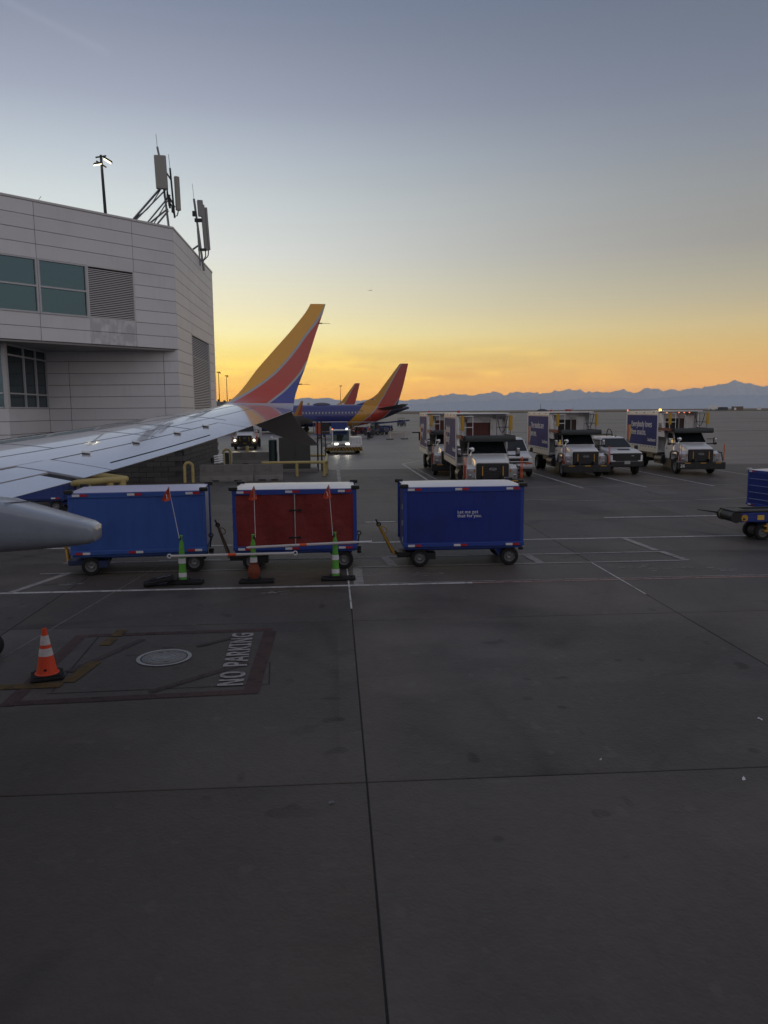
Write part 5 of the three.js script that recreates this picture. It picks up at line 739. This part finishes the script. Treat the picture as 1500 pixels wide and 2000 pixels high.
// ---------------------------------------------------------------- the far jets
const LX0 = -24, LX1 = 0.6, LY0 = 0.3, LY1 = 13;
const jetTex = canvasTex(2048, 1024, (c, w, h) => {
  const p = (x, y) => [(x - LX0) / (LX1 - LX0) * w, (1 - (y - LY0) / (LY1 - LY0)) * h];
  const area = (col, pts) => { c.fillStyle = col; c.beginPath(); pts.forEach((q, i) => i ? c.lineTo(...p(...q)) : c.moveTo(...p(...q))); c.closePath(); c.fill(); };
  const line = (col, lw, pts) => { c.strokeStyle = col; c.lineWidth = lw; c.beginPath(); pts.forEach((q, i) => i ? c.lineTo(...p(...q)) : c.moveTo(...p(...q))); c.stroke(); };
  const cv = pts => new THREE.CatmullRomCurve3(pts.map(q => V(q[0], q[1], 0))).getPoints(30).map(q => [q.x, q.y]);
  area('#2f3575', [[-25, 0], [1, 0], [1, 14], [-25, 14]]);
  const a = cv([[-13.9, 0.3], [-13.0, 0.85], [-11.2, 2.0], [-9.6, 3.6], [-8.6, 5.0], [-7.6, 6.6], [-7.0, 8.5]]), b = cv([[-10.9, 0.5], [-9.6, 1.35], [-7.9, 2.6], [-6.3, 4.2], [-4.9, 6.3], [-3.4, 9.0], [-1.9, 11.6], [-1.0, 13]]), d = cv([[-7.6, 0.6], [-5.6, 2.1], [-3.9, 3.5], [-2.2, 5.6], [-1.2, 7.0], [-0.3, 8.2]]);
  area('#c08a26', [...a, [-3, 13], ...[...b].reverse()]); area('#a83527', [...b, [1, 13], [1, 8], ...[...d].reverse()]); area('#262a44', [...d, [1, 8], [1, 0], [-7, 0]]);
  line('#9a9ca0', 14, b); line('#9a9ca0', 10, d);
  c.fillStyle = '#4a4030'; c.font = 'bold 30px sans-serif'; c.save(); const q = p(-9.95, 3.75); c.translate(...q); c.fillText('N8739Q', -8, 0); c.restore();
  c.fillStyle = '#333a66'; c.fillRect(...p(-6.95, 6.05), 26, 14); c.fillStyle = '#b9b2a0'; c.fillRect(...p(-6.63, 6.05), 40, 14); c.fillStyle = '#8a3030'; c.fillRect(p(-6.63, 6.05)[0], p(-6.63, 5.98)[1], 40, 3);
});
function jet(label, pos, turn = 0) {
  const t = thing('airliner', label, 'airplane', pos, turn);
  const lm = mat(1, 1, 1, 0.35, { map: jetTex, clearcoat: 0.6, clearcoatRoughness: 0.15 }), grey = mat(0.5, 0.51, 0.53, 0.4), dark = mat(0.06, 0.06, 0.065, 0.45);
  const uv = (x, y) => [(x - LX0) / (LX1 - LX0), (y - LY0) / (LY1 - LY0)];
  const st = [[-39.5, 2.5, 2.9], [-39.2, 2.0, 3.4], [-38.4, 1.6, 3.9], [-37, 1.25, 4.5], [-35, 1.08, 4.98], [-33, 1.03, 5.05], [-24, 1.03, 5.05], [-14, 1.03, 5.05], [-11, 1.05, 5.05], [-9.5, 1.15, 5.05], [-8, 1.4, 5.05], [-6, 1.95, 5.04], [-4.4, 2.55, 5.0], [-2.6, 3.25, 4.9], [-1.0, 3.9, 4.75], [-0.25, 4.15, 4.6], [0, 4.27, 4.48]];
  const rg = st.map(([x, b, tp]) => { const r = []; for (let k = 0; k < 36; k++) { const a = k / 36 * 2 * Math.PI; r.push(V(x, (b + tp) / 2 + Math.sin(a) * (tp - b) / 2, -Math.cos(a) * (tp - b) / 2 * 0.94)); } return r; });
  part('fuselage', uvBy(loft(rg.reverse(), 0.7), uv), lm, t);
  const fo = [[-10.2, 4.95], [-8.4, 5.5], [-6.9, 6.25], [-5.9, 6.95], [-1.75, 12.38], [-1.6, 12.45], [-0.2, 12.45], [-0.15, 12.35], [-1.05, 8.5], [-2.0, 5.4], [-2.2, 4.75]];
  const mid = fo.reduce((s, q) => [s[0] + q[0] / fo.length, s[1] + q[1] / fo.length], [0, 0]);
  part('tail_fin', uvBy(poly(fo, 0.3, 0.09).translate(0, 0, -0.15), uv), lm, t);
  part('fin_tip', rb(1.5, 0.05, 0.2, 0.02, -0.92, 12.46, 0), M.whitePlain, t);
  for (const s of [-1, 1]) {
    part('stabilizer', loft([[-6.2, -1.6, 4.25, 0.9, 0.3], [-3.2, -1.0, 4.75, 5.0, 0.16], [-2.2, -0.8, 4.98, 7.0, 0.08]].map(([a, b, y, z, th]) => [V(a, y, s * z), V(a * 0.7 + b * 0.3, y + th, s * z), V(b, y, s * z), V(a * 0.7 + b * 0.3, y - th, s * z)]), 0.5), s > 0 ? dark : M.whitePlain, t);
    const w = part('wing', loft([[-25.5, -17.0, 1.75, 1.8, 0.55], [-22.6, -17.4, 2.3, 6, 0.4], [-21.3, -19.0, 3.0, 15.6, 0.12], [-20.9, -19.1, 3.2, 16.3, 0.08]].map(([a, b, y, z, th]) => [V(a, y, s * z), V(a * 0.65 + b * 0.35, y + th, s * z), V(b, y, s * z), V(a * 0.65 + b * 0.35, y - th, s * z)]), 0.5), grey, t);
    const wp = poly([[-20.6, 3.2], [-20.1, 4.1], [-19.25, 5.6], [-18.95, 5.6], [-19.1, 4.1], [-19.15, 3.2]], 0.08).translate(0, 0, s * 16.4);
    part('winglet', wp, mat(0.4, 0.2, 0.03, 0.4), t); part('winglet_stripe', poly([[-19.9, 3.3], [-19.6, 4.1], [-19.03, 5.4], [-18.97, 5.4], [-19.11, 4.1], [-19.16, 3.3]], 0.1).translate(0, 0, s * 16.4 - 0.01), mat(0.32, 0.05, 0.03, 0.4), t);
    const e = part('engine', new THREE.LatheGeometry([[0.75, -2.1], [0.95, -2.2], [1.05, -1.6], [1.05, 0], [0.9, 1.0], [0.6, 1.8], [0.45, 2.2], [0.01, 2.6]].map(q => new THREE.Vector2(...q)), 26).rotateZ(-Math.PI / 2).translate(-26.2, 1.45, s * 4.9), M.blueFrame, t); part('pylon', bx(3.2, 0.6, 0.25, -24.6, 2.2, s * 4.9), grey, e);
    part('main_gear', [rod(V(-19.2, 0.5, s * 2.86), V(-19.2, 1.8, s * 2.7), 0.12), cy(0.52, 0.52, 0.35, 20, -19.2, 0.52, s * 2.6, Math.PI / 2), cy(0.52, 0.52, 0.35, 20, -19.2, 0.52, s * 3.1, Math.PI / 2)], M.rubber, t);
  }
  part('nose_gear', [rod(V(-35, 0.3, 0), V(-35, 1.3, 0), 0.09), cy(0.34, 0.34, 0.2, 18, -35, 0.34, 0.2, Math.PI / 2), cy(0.34, 0.34, 0.2, 18, -35, 0.34, -0.2, Math.PI / 2)], M.rubber, t);
  const win = []; for (let k = 0; k < 44; k++) { const x = -35.2 + k * 0.6; if (x > -8.9) break; win.push(rb(0.24, 0.34, 0.05, 0.02, x, 3.58, 1.868, -0.24)); }
  part('cabin_windows', win, mat(0.32, 0.31, 0.33, 0.3), t).userData.kind = 'stuff';
  part('rear_door', [bx(0.05, 1.75, 0.05, -8.25, 3.2, 1.72, -0.12), bx(0.05, 1.75, 0.05, -7.35, 3.25, 1.6, -0.12), bx(0.9, 0.05, 0.05, -7.8, 3.3, 1.74)], mat(0.45, 0.3, 0.26, 0.5), t);
  part('radome', new THREE.SphereGeometry(1, 20, 10).scale(1.6, 0.38, 0.5).translate(-16.2, 5.08, 0), mat(0.1, 0.1, 0.13, 0.5), t);
  part('antenna_blade', poly([[0, 0], [0.4, 0], [0.5, 0.4], [0.35, 0.4]], 0.04).translate(-12.6, 5.0, 0), M.whitePlain, t); part('tail_lamp', sp(0.08, -1.0, 4.5, 0.42, 10), M.whitePlain, t);
  return t;
}
jet('blue airliner with striped red and yellow tail in the middle distance', [13.9, 0, -144]);
jet('distant airliner of which only the striped tail shows above another fuselage', [8.2, 0, -242]);
{ // airborne, very far
  const t = thing('airliner', 'tiny dark airliner high in the sky right of the winglet', 'airplane', [95, 305, -1990], 0.3); const m = M.darkMetal;
  part('fuselage', loft([[-4.5, 0.1], [-3.5, 0.5], [3, 0.5], [4.5, 0.08]].map(([x, r]) => Array.from({ length: 10 }, (_, k) => V(x, r * Math.sin(k * 0.628), -r * Math.cos(k * 0.628)))), 0.8), m, t);
  part('wing', [sheet([V(-1, 0, 0), V(1, 0, 0), V(2.2, 0.3, 4.5), V(1.5, 0.3, 4.5)], 0.15), sheet([V(1, 0, 0), V(-1, 0, 0), V(1.5, 0.3, -4.5), V(2.2, 0.3, -4.5)], 0.15)], m, t); part('tail', [sheet([V(2.9, 0.3, 0), V(4.3, 0.3, 0), V(4.6, 1.5, 0), V(4.1, 1.5, 0)], 0.1)], m, t);
}

// ---------------------------------------------------------------- working vehicles and people near the far jet
const chev = canvasTex(512, 64, (c, w, h) => { c.fillStyle = '#8f6f1e'; c.fillRect(0, 0, w, h); c.fillStyle = '#1b1814'; for (let k = -1; k < 16; k++) { const x = k * 40, m = x < 256 - 20 ? 1 : -1; c.beginPath(); c.moveTo(x, h); c.lineTo(x + 18, h); c.lineTo(x + 18 + m * 34, 0); c.lineTo(x + m * 34, 0); c.fill(); } });
{
  const t = thing('pushback_tug', 'white pushback tug with lit headlights and striped bumper before the far jet', 'tug', [0.75, 0, -70.6], 0.02);
  t.scale.set(1, 0.82, 1);
  part('bumper', [uvBy(poly([[-1.75, 0.35], [1.75, 0.35], [1.65, 0.75], [-1.55, 0.75]], 0.3), (x, y) => [(x + 1.75) / 3.5, (y - 0.35) / 0.4]).translate(0, 0, 0.9)], mat(1, 1, 1, 0.5, { map: chev }), t);
  part('body', [rb(3.1, 0.6, 5.2, 0.06, 0, 0.75, -1.9), rb(1.5, 0.5, 0.6, 0.05, -0.15, 1.05, 0.45)], M.white, t);
  part('engine_cover', [rb(1.05, 1.0, 2.4, 0.12, 1.2, 1.35, -0.9)], M.white, t); part('cover_bars', [0, 1, 2, 3, 4, 5].map(k => rod(V(0.82 + k * 0.15, 0.9, 0.33), V(0.82 + k * 0.15, 1.72, 0.33), 0.022)), M.whitePlain, t);
  const yc = 1.3; part('cab', [bx(0.09, 1.3, 0.09, -0.95, yc + 0.62, 0.42), bx(0.09, 1.3, 0.09, 0.62, yc + 0.62, 0.42), bx(0.09, 1.3, 0.09, -0.95, yc + 0.62, -1.1), bx(0.09, 1.3, 0.09, 0.62, yc + 0.62, -1.1), rb(1.75, 0.12, 1.75, 0.04, -0.16, 2.58, -0.34), bx(1.6, 0.1, 1.5, -0.16, 1.28, -0.34)], M.whitePlain, t);
  part('windshield', bx(1.48, 1.15, 0.02, -0.165, 1.93, 0.42), mat(0.75, 0.8, 0.78, 0.04, { transmission: 1, thickness: 0 }), t); part('rear_window', bx(1.48, 1.15, 0.02, -0.165, 1.93, -1.1), mat(0.75, 0.8, 0.78, 0.04, { transmission: 1, thickness: 0 }), t);
  part('driver_seat', [rb(0.5, 0.7, 0.15, 0.05, -0.3, 1.75, -0.8), rb(0.5, 0.15, 0.5, 0.05, -0.3, 1.42, -0.6), rod(V(-0.3, 1.4, 0.1), V(-0.3, 1.75, -0.05), 0.03)], M.black, t);
  const dr = part('open_door', [bx(0.06, 1.25, 0.06, -1.05, 1.85, 0.5), bx(0.06, 1.25, 0.06, -2.0, 1.8, 0.85), bx(1.0, 0.06, 0.06, -1.52, 2.45, 0.68, 0, 0.35), bx(1.0, 0.06, 0.06, -1.52, 1.25, 0.68, 0, 0.35), bx(0.9, 0.4, 0.05, -1.52, 1.0, 0.7, 0, 0.35)], M.galv, t); part('mirror', rb(0.14, 0.35, 0.1, 0.03, -1.72, 2.05, 1.0), M.black, dr);
  for (const x of [-0.62, 0.38]) { const h = part('headlight', rb(0.34, 0.22, 0.08, 0.03, x, 1.08, 0.76), M.headlightWhite, t); const l = new THREE.SpotLight(new THREE.Color(1, 0.95, 0.8), 2.5, 0, 0.5, 0.8, 2); l.position.set(x, 1.08, 0.95); l.target.position.set(x, 0, 9); l.castShadow = true; t.add(l, l.target); }
  part('beacon', cy(0.08, 0.09, 0.16, 12, 0.35, 2.72, 0.2), M.headlightWhite, t); part('beacon', cy(0.06, 0.07, 0.12, 12, -0.95, 2.7, 0.2), M.redGlow, t);
  part('front_panel', rb(1.3, 0.18, 0.05, 0.03, -0.13, 0.98, 0.77), mat(0.2, 0.2, 0.2, 0.4), t);
  for (const s of [-1, 1]) { wheel(t, s * 1.35, 0.5, -0.3, 0.5, 0.35, 'x', s); wheel(t, s * 1.35, 0.5, -3.4, 0.5, 0.35, 'x', s); }
}
function tractor(label, pos, turn) {
  const t = thing('baggage_tractor', label, 'tractor', pos, turn, 'small dark baggage tractors on the far apron');
  part('body', [rb(1.4, 0.5, 2.6, 0.08, 0, 0.62, 0), rb(1.3, 0.35, 0.9, 0.1, 0, 1.0, 0.75), rb(1.3, 0.25, 0.7, 0.06, 0, 0.95, -0.9)], mat(0.03, 0.04, 0.09, 0.45), t);
  part('canopy', [rb(1.4, 0.07, 1.3, 0.03, 0, 2.0, -0.25), ...[[-1, 1], [1, 1], [-1, -1], [1, -1]].map(([a, b]) => rod(V(a * 0.62, 0.9, -0.25 + b * 0.58), V(a * 0.62, 2.0, -0.25 + b * 0.58), 0.03))], M.darkMetal, t);
  part('seat', [rb(1.1, 0.12, 0.45, 0.04, 0, 1.0, -0.35), rb(1.1, 0.5, 0.1, 0.04, 0, 1.3, -0.6)], M.black, t); part('steering_wheel', [new THREE.TorusGeometry(0.18, 0.02, 6, 18).rotateX(-0.6).translate(-0.25, 1.3, 0.3)], M.black, t);
  for (const s of [-1, 1]) { part('headlight', sp(0.09, s * 0.5, 0.85, 1.2, 10), M.lens, t); wheel(t, s * 0.62, 0.3, 0.8, 0.3, 0.2, 'x', s); wheel(t, s * 0.62, 0.34, -0.8, 0.34, 0.22, 'x', s); }
  return t;
}
const tr0 = tractor('dark baggage tractor alone far out on the open apron', [17.0, 0, -196], 0.35);
copyOf(tr0, 'dark baggage tractor with driver side lit just under the far jet tail', [7.5, 0, -127], 0.9); copyOf(tr0, 'dark baggage tractor nearest the orange vested worker', [5.9, 0, -124], -0.6);
{
  const t = thing('belt_loader', 'blue flat belt loader raised towards the tail of the far jet', 'belt loader', [9.9, 0, -150], 0);
  part('boom', [bx(7.5, 0.22, 0.9, 0.9, 1.65, 0, 0, 0, 0.09)], M.blueDull, t); part('body', [rb(3.4, 0.6, 1.7, 0.06, -0.4, 0.75, 0), rb(0.8, 0.9, 0.8, 0.05, -1.9, 1.3, 0.5)], M.blueDull, t); part('belt', bx(7.5, 0.04, 0.8, 0.9, 1.79, 0, 0, 0, 0.09), M.black, t);
  for (const x of [-1.4, 1.0]) for (const s of [-1, 1]) wheel(t, x, 0.38, s * 0.75, 0.38, 0.25, 'z', s);
}
{ const t = thing('luggage_wagon', 'blue roofed luggage wagon with orange curtain behind the pushback tug', 'baggage cart', [-0.6, 0, -112], 0); part('frame', [bx(4.8, 0.12, 1.8, 0, 0.55, 0), bx(5.0, 0.1, 1.9, 0, 2.3, 0), bx(0.1, 1.7, 0.1, -2.35, 1.45, 0.85), bx(0.1, 1.7, 0.1, 2.35, 1.45, 0.85), bx(0.1, 1.7, 0.1, 0.2, 1.45, 0.85)], M.blueFrame, t); part('curtain', bx(0.9, 1.6, 0.04, -1.7, 1.42, 0.86), mat(0.4, 0.07, 0.03, 0.7), t); part('opening', bx(1.1, 1.6, 0.03, -0.65, 1.42, 0.84), M.black, t); part('side_panel', bx(2.1, 1.6, 0.04, 1.25, 1.42, 0.86), M.blueDull, t); part('roof_edge', bx(5.1, 0.06, 0.05, 0, 2.33, 0.97), M.stripWhite, t); for (const x of [-1.6, 1.6]) for (const s of [-1, 1]) wheel(t, x, 0.28, s * 0.7, 0.28, 0.18, 'z', s); }
{ const t = thing('luggage_wagon', 'open flat wagon of mixed bags right of the pushback tug cab', 'baggage cart', [4.0, 0, -112], 0.2); part('deck', [bx(3.4, 0.14, 1.6, 0, 0.6, 0), bx(0.08, 1.1, 1.6, -1.7, 1.2, 0), bx(0.08, 1.1, 1.6, 1.7, 1.2, 0)], M.darkMetal, t); for (let k = 0; k < 9; k++) part('bag', rb(0.5 + rnd() * 0.3, 0.3 + rnd() * 0.25, 0.5, 0.07, -1.3 + (k % 5) * 0.62, 0.88 + Math.floor(k / 5) * 0.45, rnd() * 0.5 - 0.2, 0, rnd()), [M.black, M.redBrown, M.blueDull, M.cabinet, M.galv, M.yellow][k % 6], t); part('roof', [rb(3.6, 0.08, 1.8, 0.02, 0, 2.25, 0), rod(V(-1.6, 0.6, 0.7), V(-1.6, 2.25, 0.7), 0.04), rod(V(1.6, 0.6, 0.7), V(1.6, 2.25, 0.7), 0.04)], M.galv, t); for (const x of [-1.2, 1.2]) for (const s of [-1, 1]) wheel(t, x, 0.28, s * 0.65, 0.28, 0.18, 'z', s); }
{ const t = thing('barrier_stand', 'pair of white whip stands joined by a bar on the far apron', 'barrier', [7.5, 0, -104]); for (const [x, z, l] of [[0, 0, 'stand'], [2.05, -0.6, 'stand']]) { const s = part('stand', [cy(0.06, 0.1, 1.1, 12, x, 0.6, z), rod(V(x, 1.1, z), V(x, 2.9, z), 0.015)], mat(0.5, 0.46, 0.38, 0.5), t); part('foot', rb(1.0, 0.1, 0.35, 0.03, x - 0.1, 0.05, z), M.rubber, s); } part('bar', rod(V(-0.2, 0.85, 0.1), V(2.2, 0.9, -0.5), 0.035), mat(0.5, 0.45, 0.42, 0.5), t); }

// people: one skin per body, marched from joints
function person(label, pos, turn, pose, vest, trousers) {
  const t = thing('person', label, 'person', pos, turn);
  const J = pose, bones = [['pelvis', 'chest', 0.135, 0.15], ['chest', 'neck', 0.14, 0.06], ['neck', 'head', 0.055, 0.06], ['head', 'crown', 0.095, 0.09], ['shL', 'elL', 0.055, 0.043], ['elL', 'haL', 0.042, 0.032], ['shR', 'elR', 0.055, 0.043], ['elR', 'haR', 0.042, 0.032], ['chest', 'shL', 0.09, 0.06], ['chest', 'shR', 0.09, 0.06], ['hiL', 'knL', 0.085, 0.06], ['knL', 'anL', 0.058, 0.042], ['hiR', 'knR', 0.085, 0.06], ['knR', 'anR', 0.058, 0.042], ['anL', 'toL', 0.05, 0.04], ['anR', 'toR', 0.05, 0.04], ['pelvis', 'hiL', 0.12, 0.09], ['pelvis', 'hiR', 0.12, 0.09], ['haL', 'fiL', 0.034, 0.02], ['haR', 'fiR', 0.034, 0.02]].map(([a, b, r, s]) => [V(...J[a]), V(...J[b]), r, s]);
  const n = 72, S = 0.97, c0 = V(0, 0.93, 0), mc = new MarchingCubes(n, new THREE.MeshStandardMaterial(), false, false, 60000), q = V(0, 0, 0), ab = V(0, 0, 0);
  const dist = p => { let e = 0; for (const [a, b, r, s] of bones) { ab.copy(b).sub(a); const k = Math.max(0, Math.min(1, p.clone().sub(a).dot(ab) / ab.lengthSq())); const d = p.distanceTo(a.clone().addScaledVector(ab, k)) - (r + (s - r) * k); e += Math.exp(-d * 38); } return -Math.log(e) / 38; };
  for (let z = 0; z < n; z++) for (let y = 0; y < n; y++) for (let x = 0; x < n; x++) { q.set((x / n * 2 - 1) * S + c0.x, (y / n * 2 - 1) * S + c0.y, (z / n * 2 - 1) * S + c0.z); mc.field[z * n * n + y * n + x] = Math.abs(q.x) > 0.5 || Math.abs(q.z) > 0.5 ? -1 : -dist(q); }
  mc.isolation = 0; mc.update();
  const cnt = mc.count, pos0 = new Float32Array(mc.positionArray.slice(0, cnt * 3)), g = new THREE.BufferGeometry(), col = new Float32Array(cnt * 3);
  for (let i = 0; i < cnt; i++) { const X = pos0[i * 3] = pos0[i * 3] * S + c0.x, Y = pos0[i * 3 + 1] = pos0[i * 3 + 1] * S + c0.y, Z = pos0[i * 3 + 2] = pos0[i * 3 + 2] * S + c0.z; const c = Y > 1.62 && Z < -0.01 || Y > 1.68 ? [0.02, 0.018, 0.015] : Y > 1.47 ? [0.3, 0.18, 0.13] : (Y > 0.9 ? [0.03, 0.035, 0.06] : Y < 0.1 ? [0.015, 0.015, 0.015] : trousers); col.set(c, i * 3); }
  g.setAttribute('position', new THREE.BufferAttribute(pos0, 3)); g.setAttribute('color', new THREE.BufferAttribute(col, 3)); g.computeVertexNormals();
  part('body', g, mat(1, 1, 1, 0.8), t); t.children[0].geometry.setAttribute('color', new THREE.BufferAttribute(col, 3)); t.children[0].material.vertexColors = true;
  const vr = [[0.93, 0.19, 0.145], [1.1, 0.175, 0.14], [1.28, 0.19, 0.16], [1.42, 0.19, 0.14], [1.49, 0.11, 0.09]].map(([y, a, b]) => Array.from({ length: 20 }, (_, k) => V(Math.cos(k / 20 * 6.283) * a, y, -Math.sin(k / 20 * 6.283) * b)));
  const v = part('vest', loft(vr, 0.9, false), vest, t); part('vest_stripe', [loft([[1.08, 0.181, 0.146], [1.13, 0.183, 0.148]].map(([y, a, b]) => Array.from({ length: 20 }, (_, k) => V(Math.cos(k / 20 * 6.283) * a, y, -Math.sin(k / 20 * 6.283) * b))), 0.9, false)], M.stripWhite, v);
  return t;
}
const stand = { pelvis: [0, 0.95, 0], chest: [0, 1.28, 0], neck: [0, 1.47, 0], head: [0, 1.6, 0.02], crown: [0, 1.66, 0.02], shL: [-0.19, 1.4, 0], elL: [-0.26, 1.12, 0.02], haL: [-0.24, 0.9, 0.12], fiL: [-0.235, 0.8, 0.15], shR: [0.19, 1.4, 0], elR: [0.27, 1.13, 0.04], haR: [0.2, 1.0, 0.25], fiR: [0.17, 0.98, 0.34], hiL: [-0.1, 0.9, 0], knL: [-0.12, 0.5, 0.04], anL: [-0.12, 0.09, -0.02], toL: [-0.13, 0.05, 0.16], hiR: [0.1, 0.9, 0], knR: [0.13, 0.5, 0.02], anR: [0.15, 0.09, -0.06], toR: [0.17, 0.05, 0.12] };
person('standing worker in an orange vest right of the pushback tug', [4.6, 0, -106], 0.4, stand, mat(0.65, 0.1, 0.03, 0.7), [0.02, 0.022, 0.03]);
person('worker in a pale orange vest among the wagons behind the tug', [2.7, 0, -109.5], -0.8, { ...stand, haR: [0.25, 1.3, 0.3], fiR: [0.24, 1.36, 0.38], elR: [0.3, 1.18, 0.12] }, mat(0.6, 0.18, 0.05, 0.7), [0.03, 0.03, 0.04]);

// ---------------------------------------------------------------- far poles, buildings and vehicles on the horizon
function lightPole(label, pos, h, g) { const t = thing('light_pole', label, 'light pole', pos, 0, g); part('pole', cy(h * 0.006, h * 0.011, h, 8, 0, h / 2, 0), M.darkMetal, t); part('lamp_head', [bx(h * 0.07, h * 0.018, h * 0.03, 0, h, 0), bx(h * 0.02, h * 0.03, h * 0.03, h * 0.03, h * 0.985, 0)], M.darkMetal, t); return t; }
const far = (px, z) => { const a = Math.atan((px - 750) / 1505) + 3.6 * R; return z * Math.tan(a); };
lightPole('left of two thin apron light poles beyond the terminal', [far(434, 330), 0, -330], 20.5, 'thin light poles beyond the terminal'); lightPole('right of two thin apron light poles beyond the terminal', [far(449, 330), 0, -330], 19, 'thin light poles beyond the terminal'); lightPole('thin light pole standing left of the most distant striped tail', [far(668, 420), 0, -420], 17.5);
{
  const t = thing('concourse_building', 'low far concourse with a lit gate number just right of the terminal', 'building', [far(438, 150), 0, -150]);
  part('wall', [bx(7, 5.0, 14, -1.2, 2.5, -7), bx(3.4, 0.9, 2.2, -0.2, 5.45, -3)], mat(0.2, 0.2, 0.2, 0.6, { map: dirt }), t); part('roof', bx(7.3, 0.2, 14.3, -1.2, 5.1, -7), mat(0.12, 0.12, 0.12, 0.7), t);
  part('roof_vents', [0, 1, 2, 3].map(k => bx(0.4, 0.5 + (k % 2) * 0.4, 0.4, -2 + k * 1.1, 5.9, -2.6)), M.darkMetal, t);
  const s = part('gate_sign', rb(1.5, 1.0, 0.12, 0.03, -0.1, 4.55, 0.08), mat(0.05, 0.045, 0.03, 0.5), t); part('sign_lettering', words('C35', 0.42).translate(-0.65, 4.35, 0.145), mat(1, 0.95, 0.7, 0.4, { emissive: new THREE.Color(1, 0.9, 0.6), emissiveIntensity: 1.6 }), s); part('window', bx(2.6, 1.0, 0.05, -1.8, 3.0, 0.02), glassT, t);
}
{ const z = 1500, t = thing('box_truck', 'tiny white box truck on the horizon at upper right', 'truck', [far(1391, z), 0, -z]); part('box', bx(13, 8, 5, 0, 5.5, 0), M.whitePlain, t); part('cab', rb(5, 5, 5, 0.8, -9, 3.5, 0), M.whitePlain, t); part('wheels', [cy(1.4, 1.4, 5, 14, -8, 1.4, 0, Math.PI / 2), cy(1.4, 1.4, 5, 14, 4, 1.4, 0, Math.PI / 2)], M.rubber, t); }
{ const z = 1500, t = thing('hangar', 'long low dark shed on the horizon beside the tiny white truck', 'building', [far(1407, z), 0, -z]); part('wall', bx(18, 4.5, 10, 0, 2.2, 0), mat(0.04, 0.045, 0.055, 0.7), t); part('roof', poly([[-9.3, 4.4], [9.3, 4.4], [7, 6], [-7, 6]], 10.4).translate(0, 0, -5.2), mat(0.05, 0.055, 0.065, 0.7), t); }
{ const z = 1500, t = thing('hangar', 'flat brown shed on the horizon at far upper right', 'building', [far(1436, z), 0, -z]); part('wall', bx(19, 6.5, 10, 0, 3.2, 0), mat(0.16, 0.1, 0.07, 0.8), t); part('roof', bx(19.6, 0.5, 10.6, 0, 6.7, 0), mat(0.1, 0.07, 0.06, 0.8), t); part('door', bx(4, 4.5, 0.1, -7, 2.3, 5.05), M.whitePlain, t); }
{ const z = 1500, t = thing('utility_shed', 'tiny pale shed on the horizon nearest the right edge', 'shed', [far(1478, z), 0, -z]); part('wall', bx(6, 3, 5, 0, 1.5, 0), M.whitePlain, t); part('roof', poly([[-3.3, 3], [3.3, 3], [0, 5]], 5.4).translate(0, 0, -2.7), M.offWhite, t); }
{ const z = 1900, t = thing('earth_mound', 'low dark earth mound with a thin mast on the horizon', 'mound', [far(1058, z), 0, -z]); part('mound', new THREE.SphereGeometry(1, 24, 10, 0, 6.283, 0, Math.PI / 2).scale(14, 6, 10), mat(0.05, 0.045, 0.035, 0.95, { map: dirt }), t); part('mast', [cy(0.4, 0.6, 16, 6, -4, 8, 0), bx(1.6, 1.6, 1.6, -4, 16, 0)], M.darkMetal, t); }
{ const z = 1300, t = thing('fire_truck', 'tiny red vehicle on the horizon above a catering truck roof', 'truck', [far(1108, z), 0, -z]); part('body', rb(10, 3.2, 4, 0.4, 0, 2.6, 0), mat(0.5, 0.05, 0.03, 0.5), t); part('ladder', bx(6, 0.6, 1.2, 7, 4.2, 0, 0, 0, 0.5), mat(0.5, 0.05, 0.03, 0.5), t); part('wheels', [cy(1, 1, 4, 12, -3, 1, 0, Math.PI / 2), cy(1, 1, 4, 12, 3, 1, 0, Math.PI / 2)], M.rubber, t); }
{ const o = struct('field_strip', uvBy(new THREE.PlaneGeometry(2600, 260).rotateX(-Math.PI / 2).translate(700, 0.02, -1180), (x, y, z) => [x / 300, z / 200]), mat(0.11, 0.09, 0.06, 1, { map: dirt, specularIntensity: 0.1 })); }

scene.traverse(o => { if (o.isMesh) { o.castShadow = true; o.receiveShadow = true; } });
renderer.render(scene, camera);
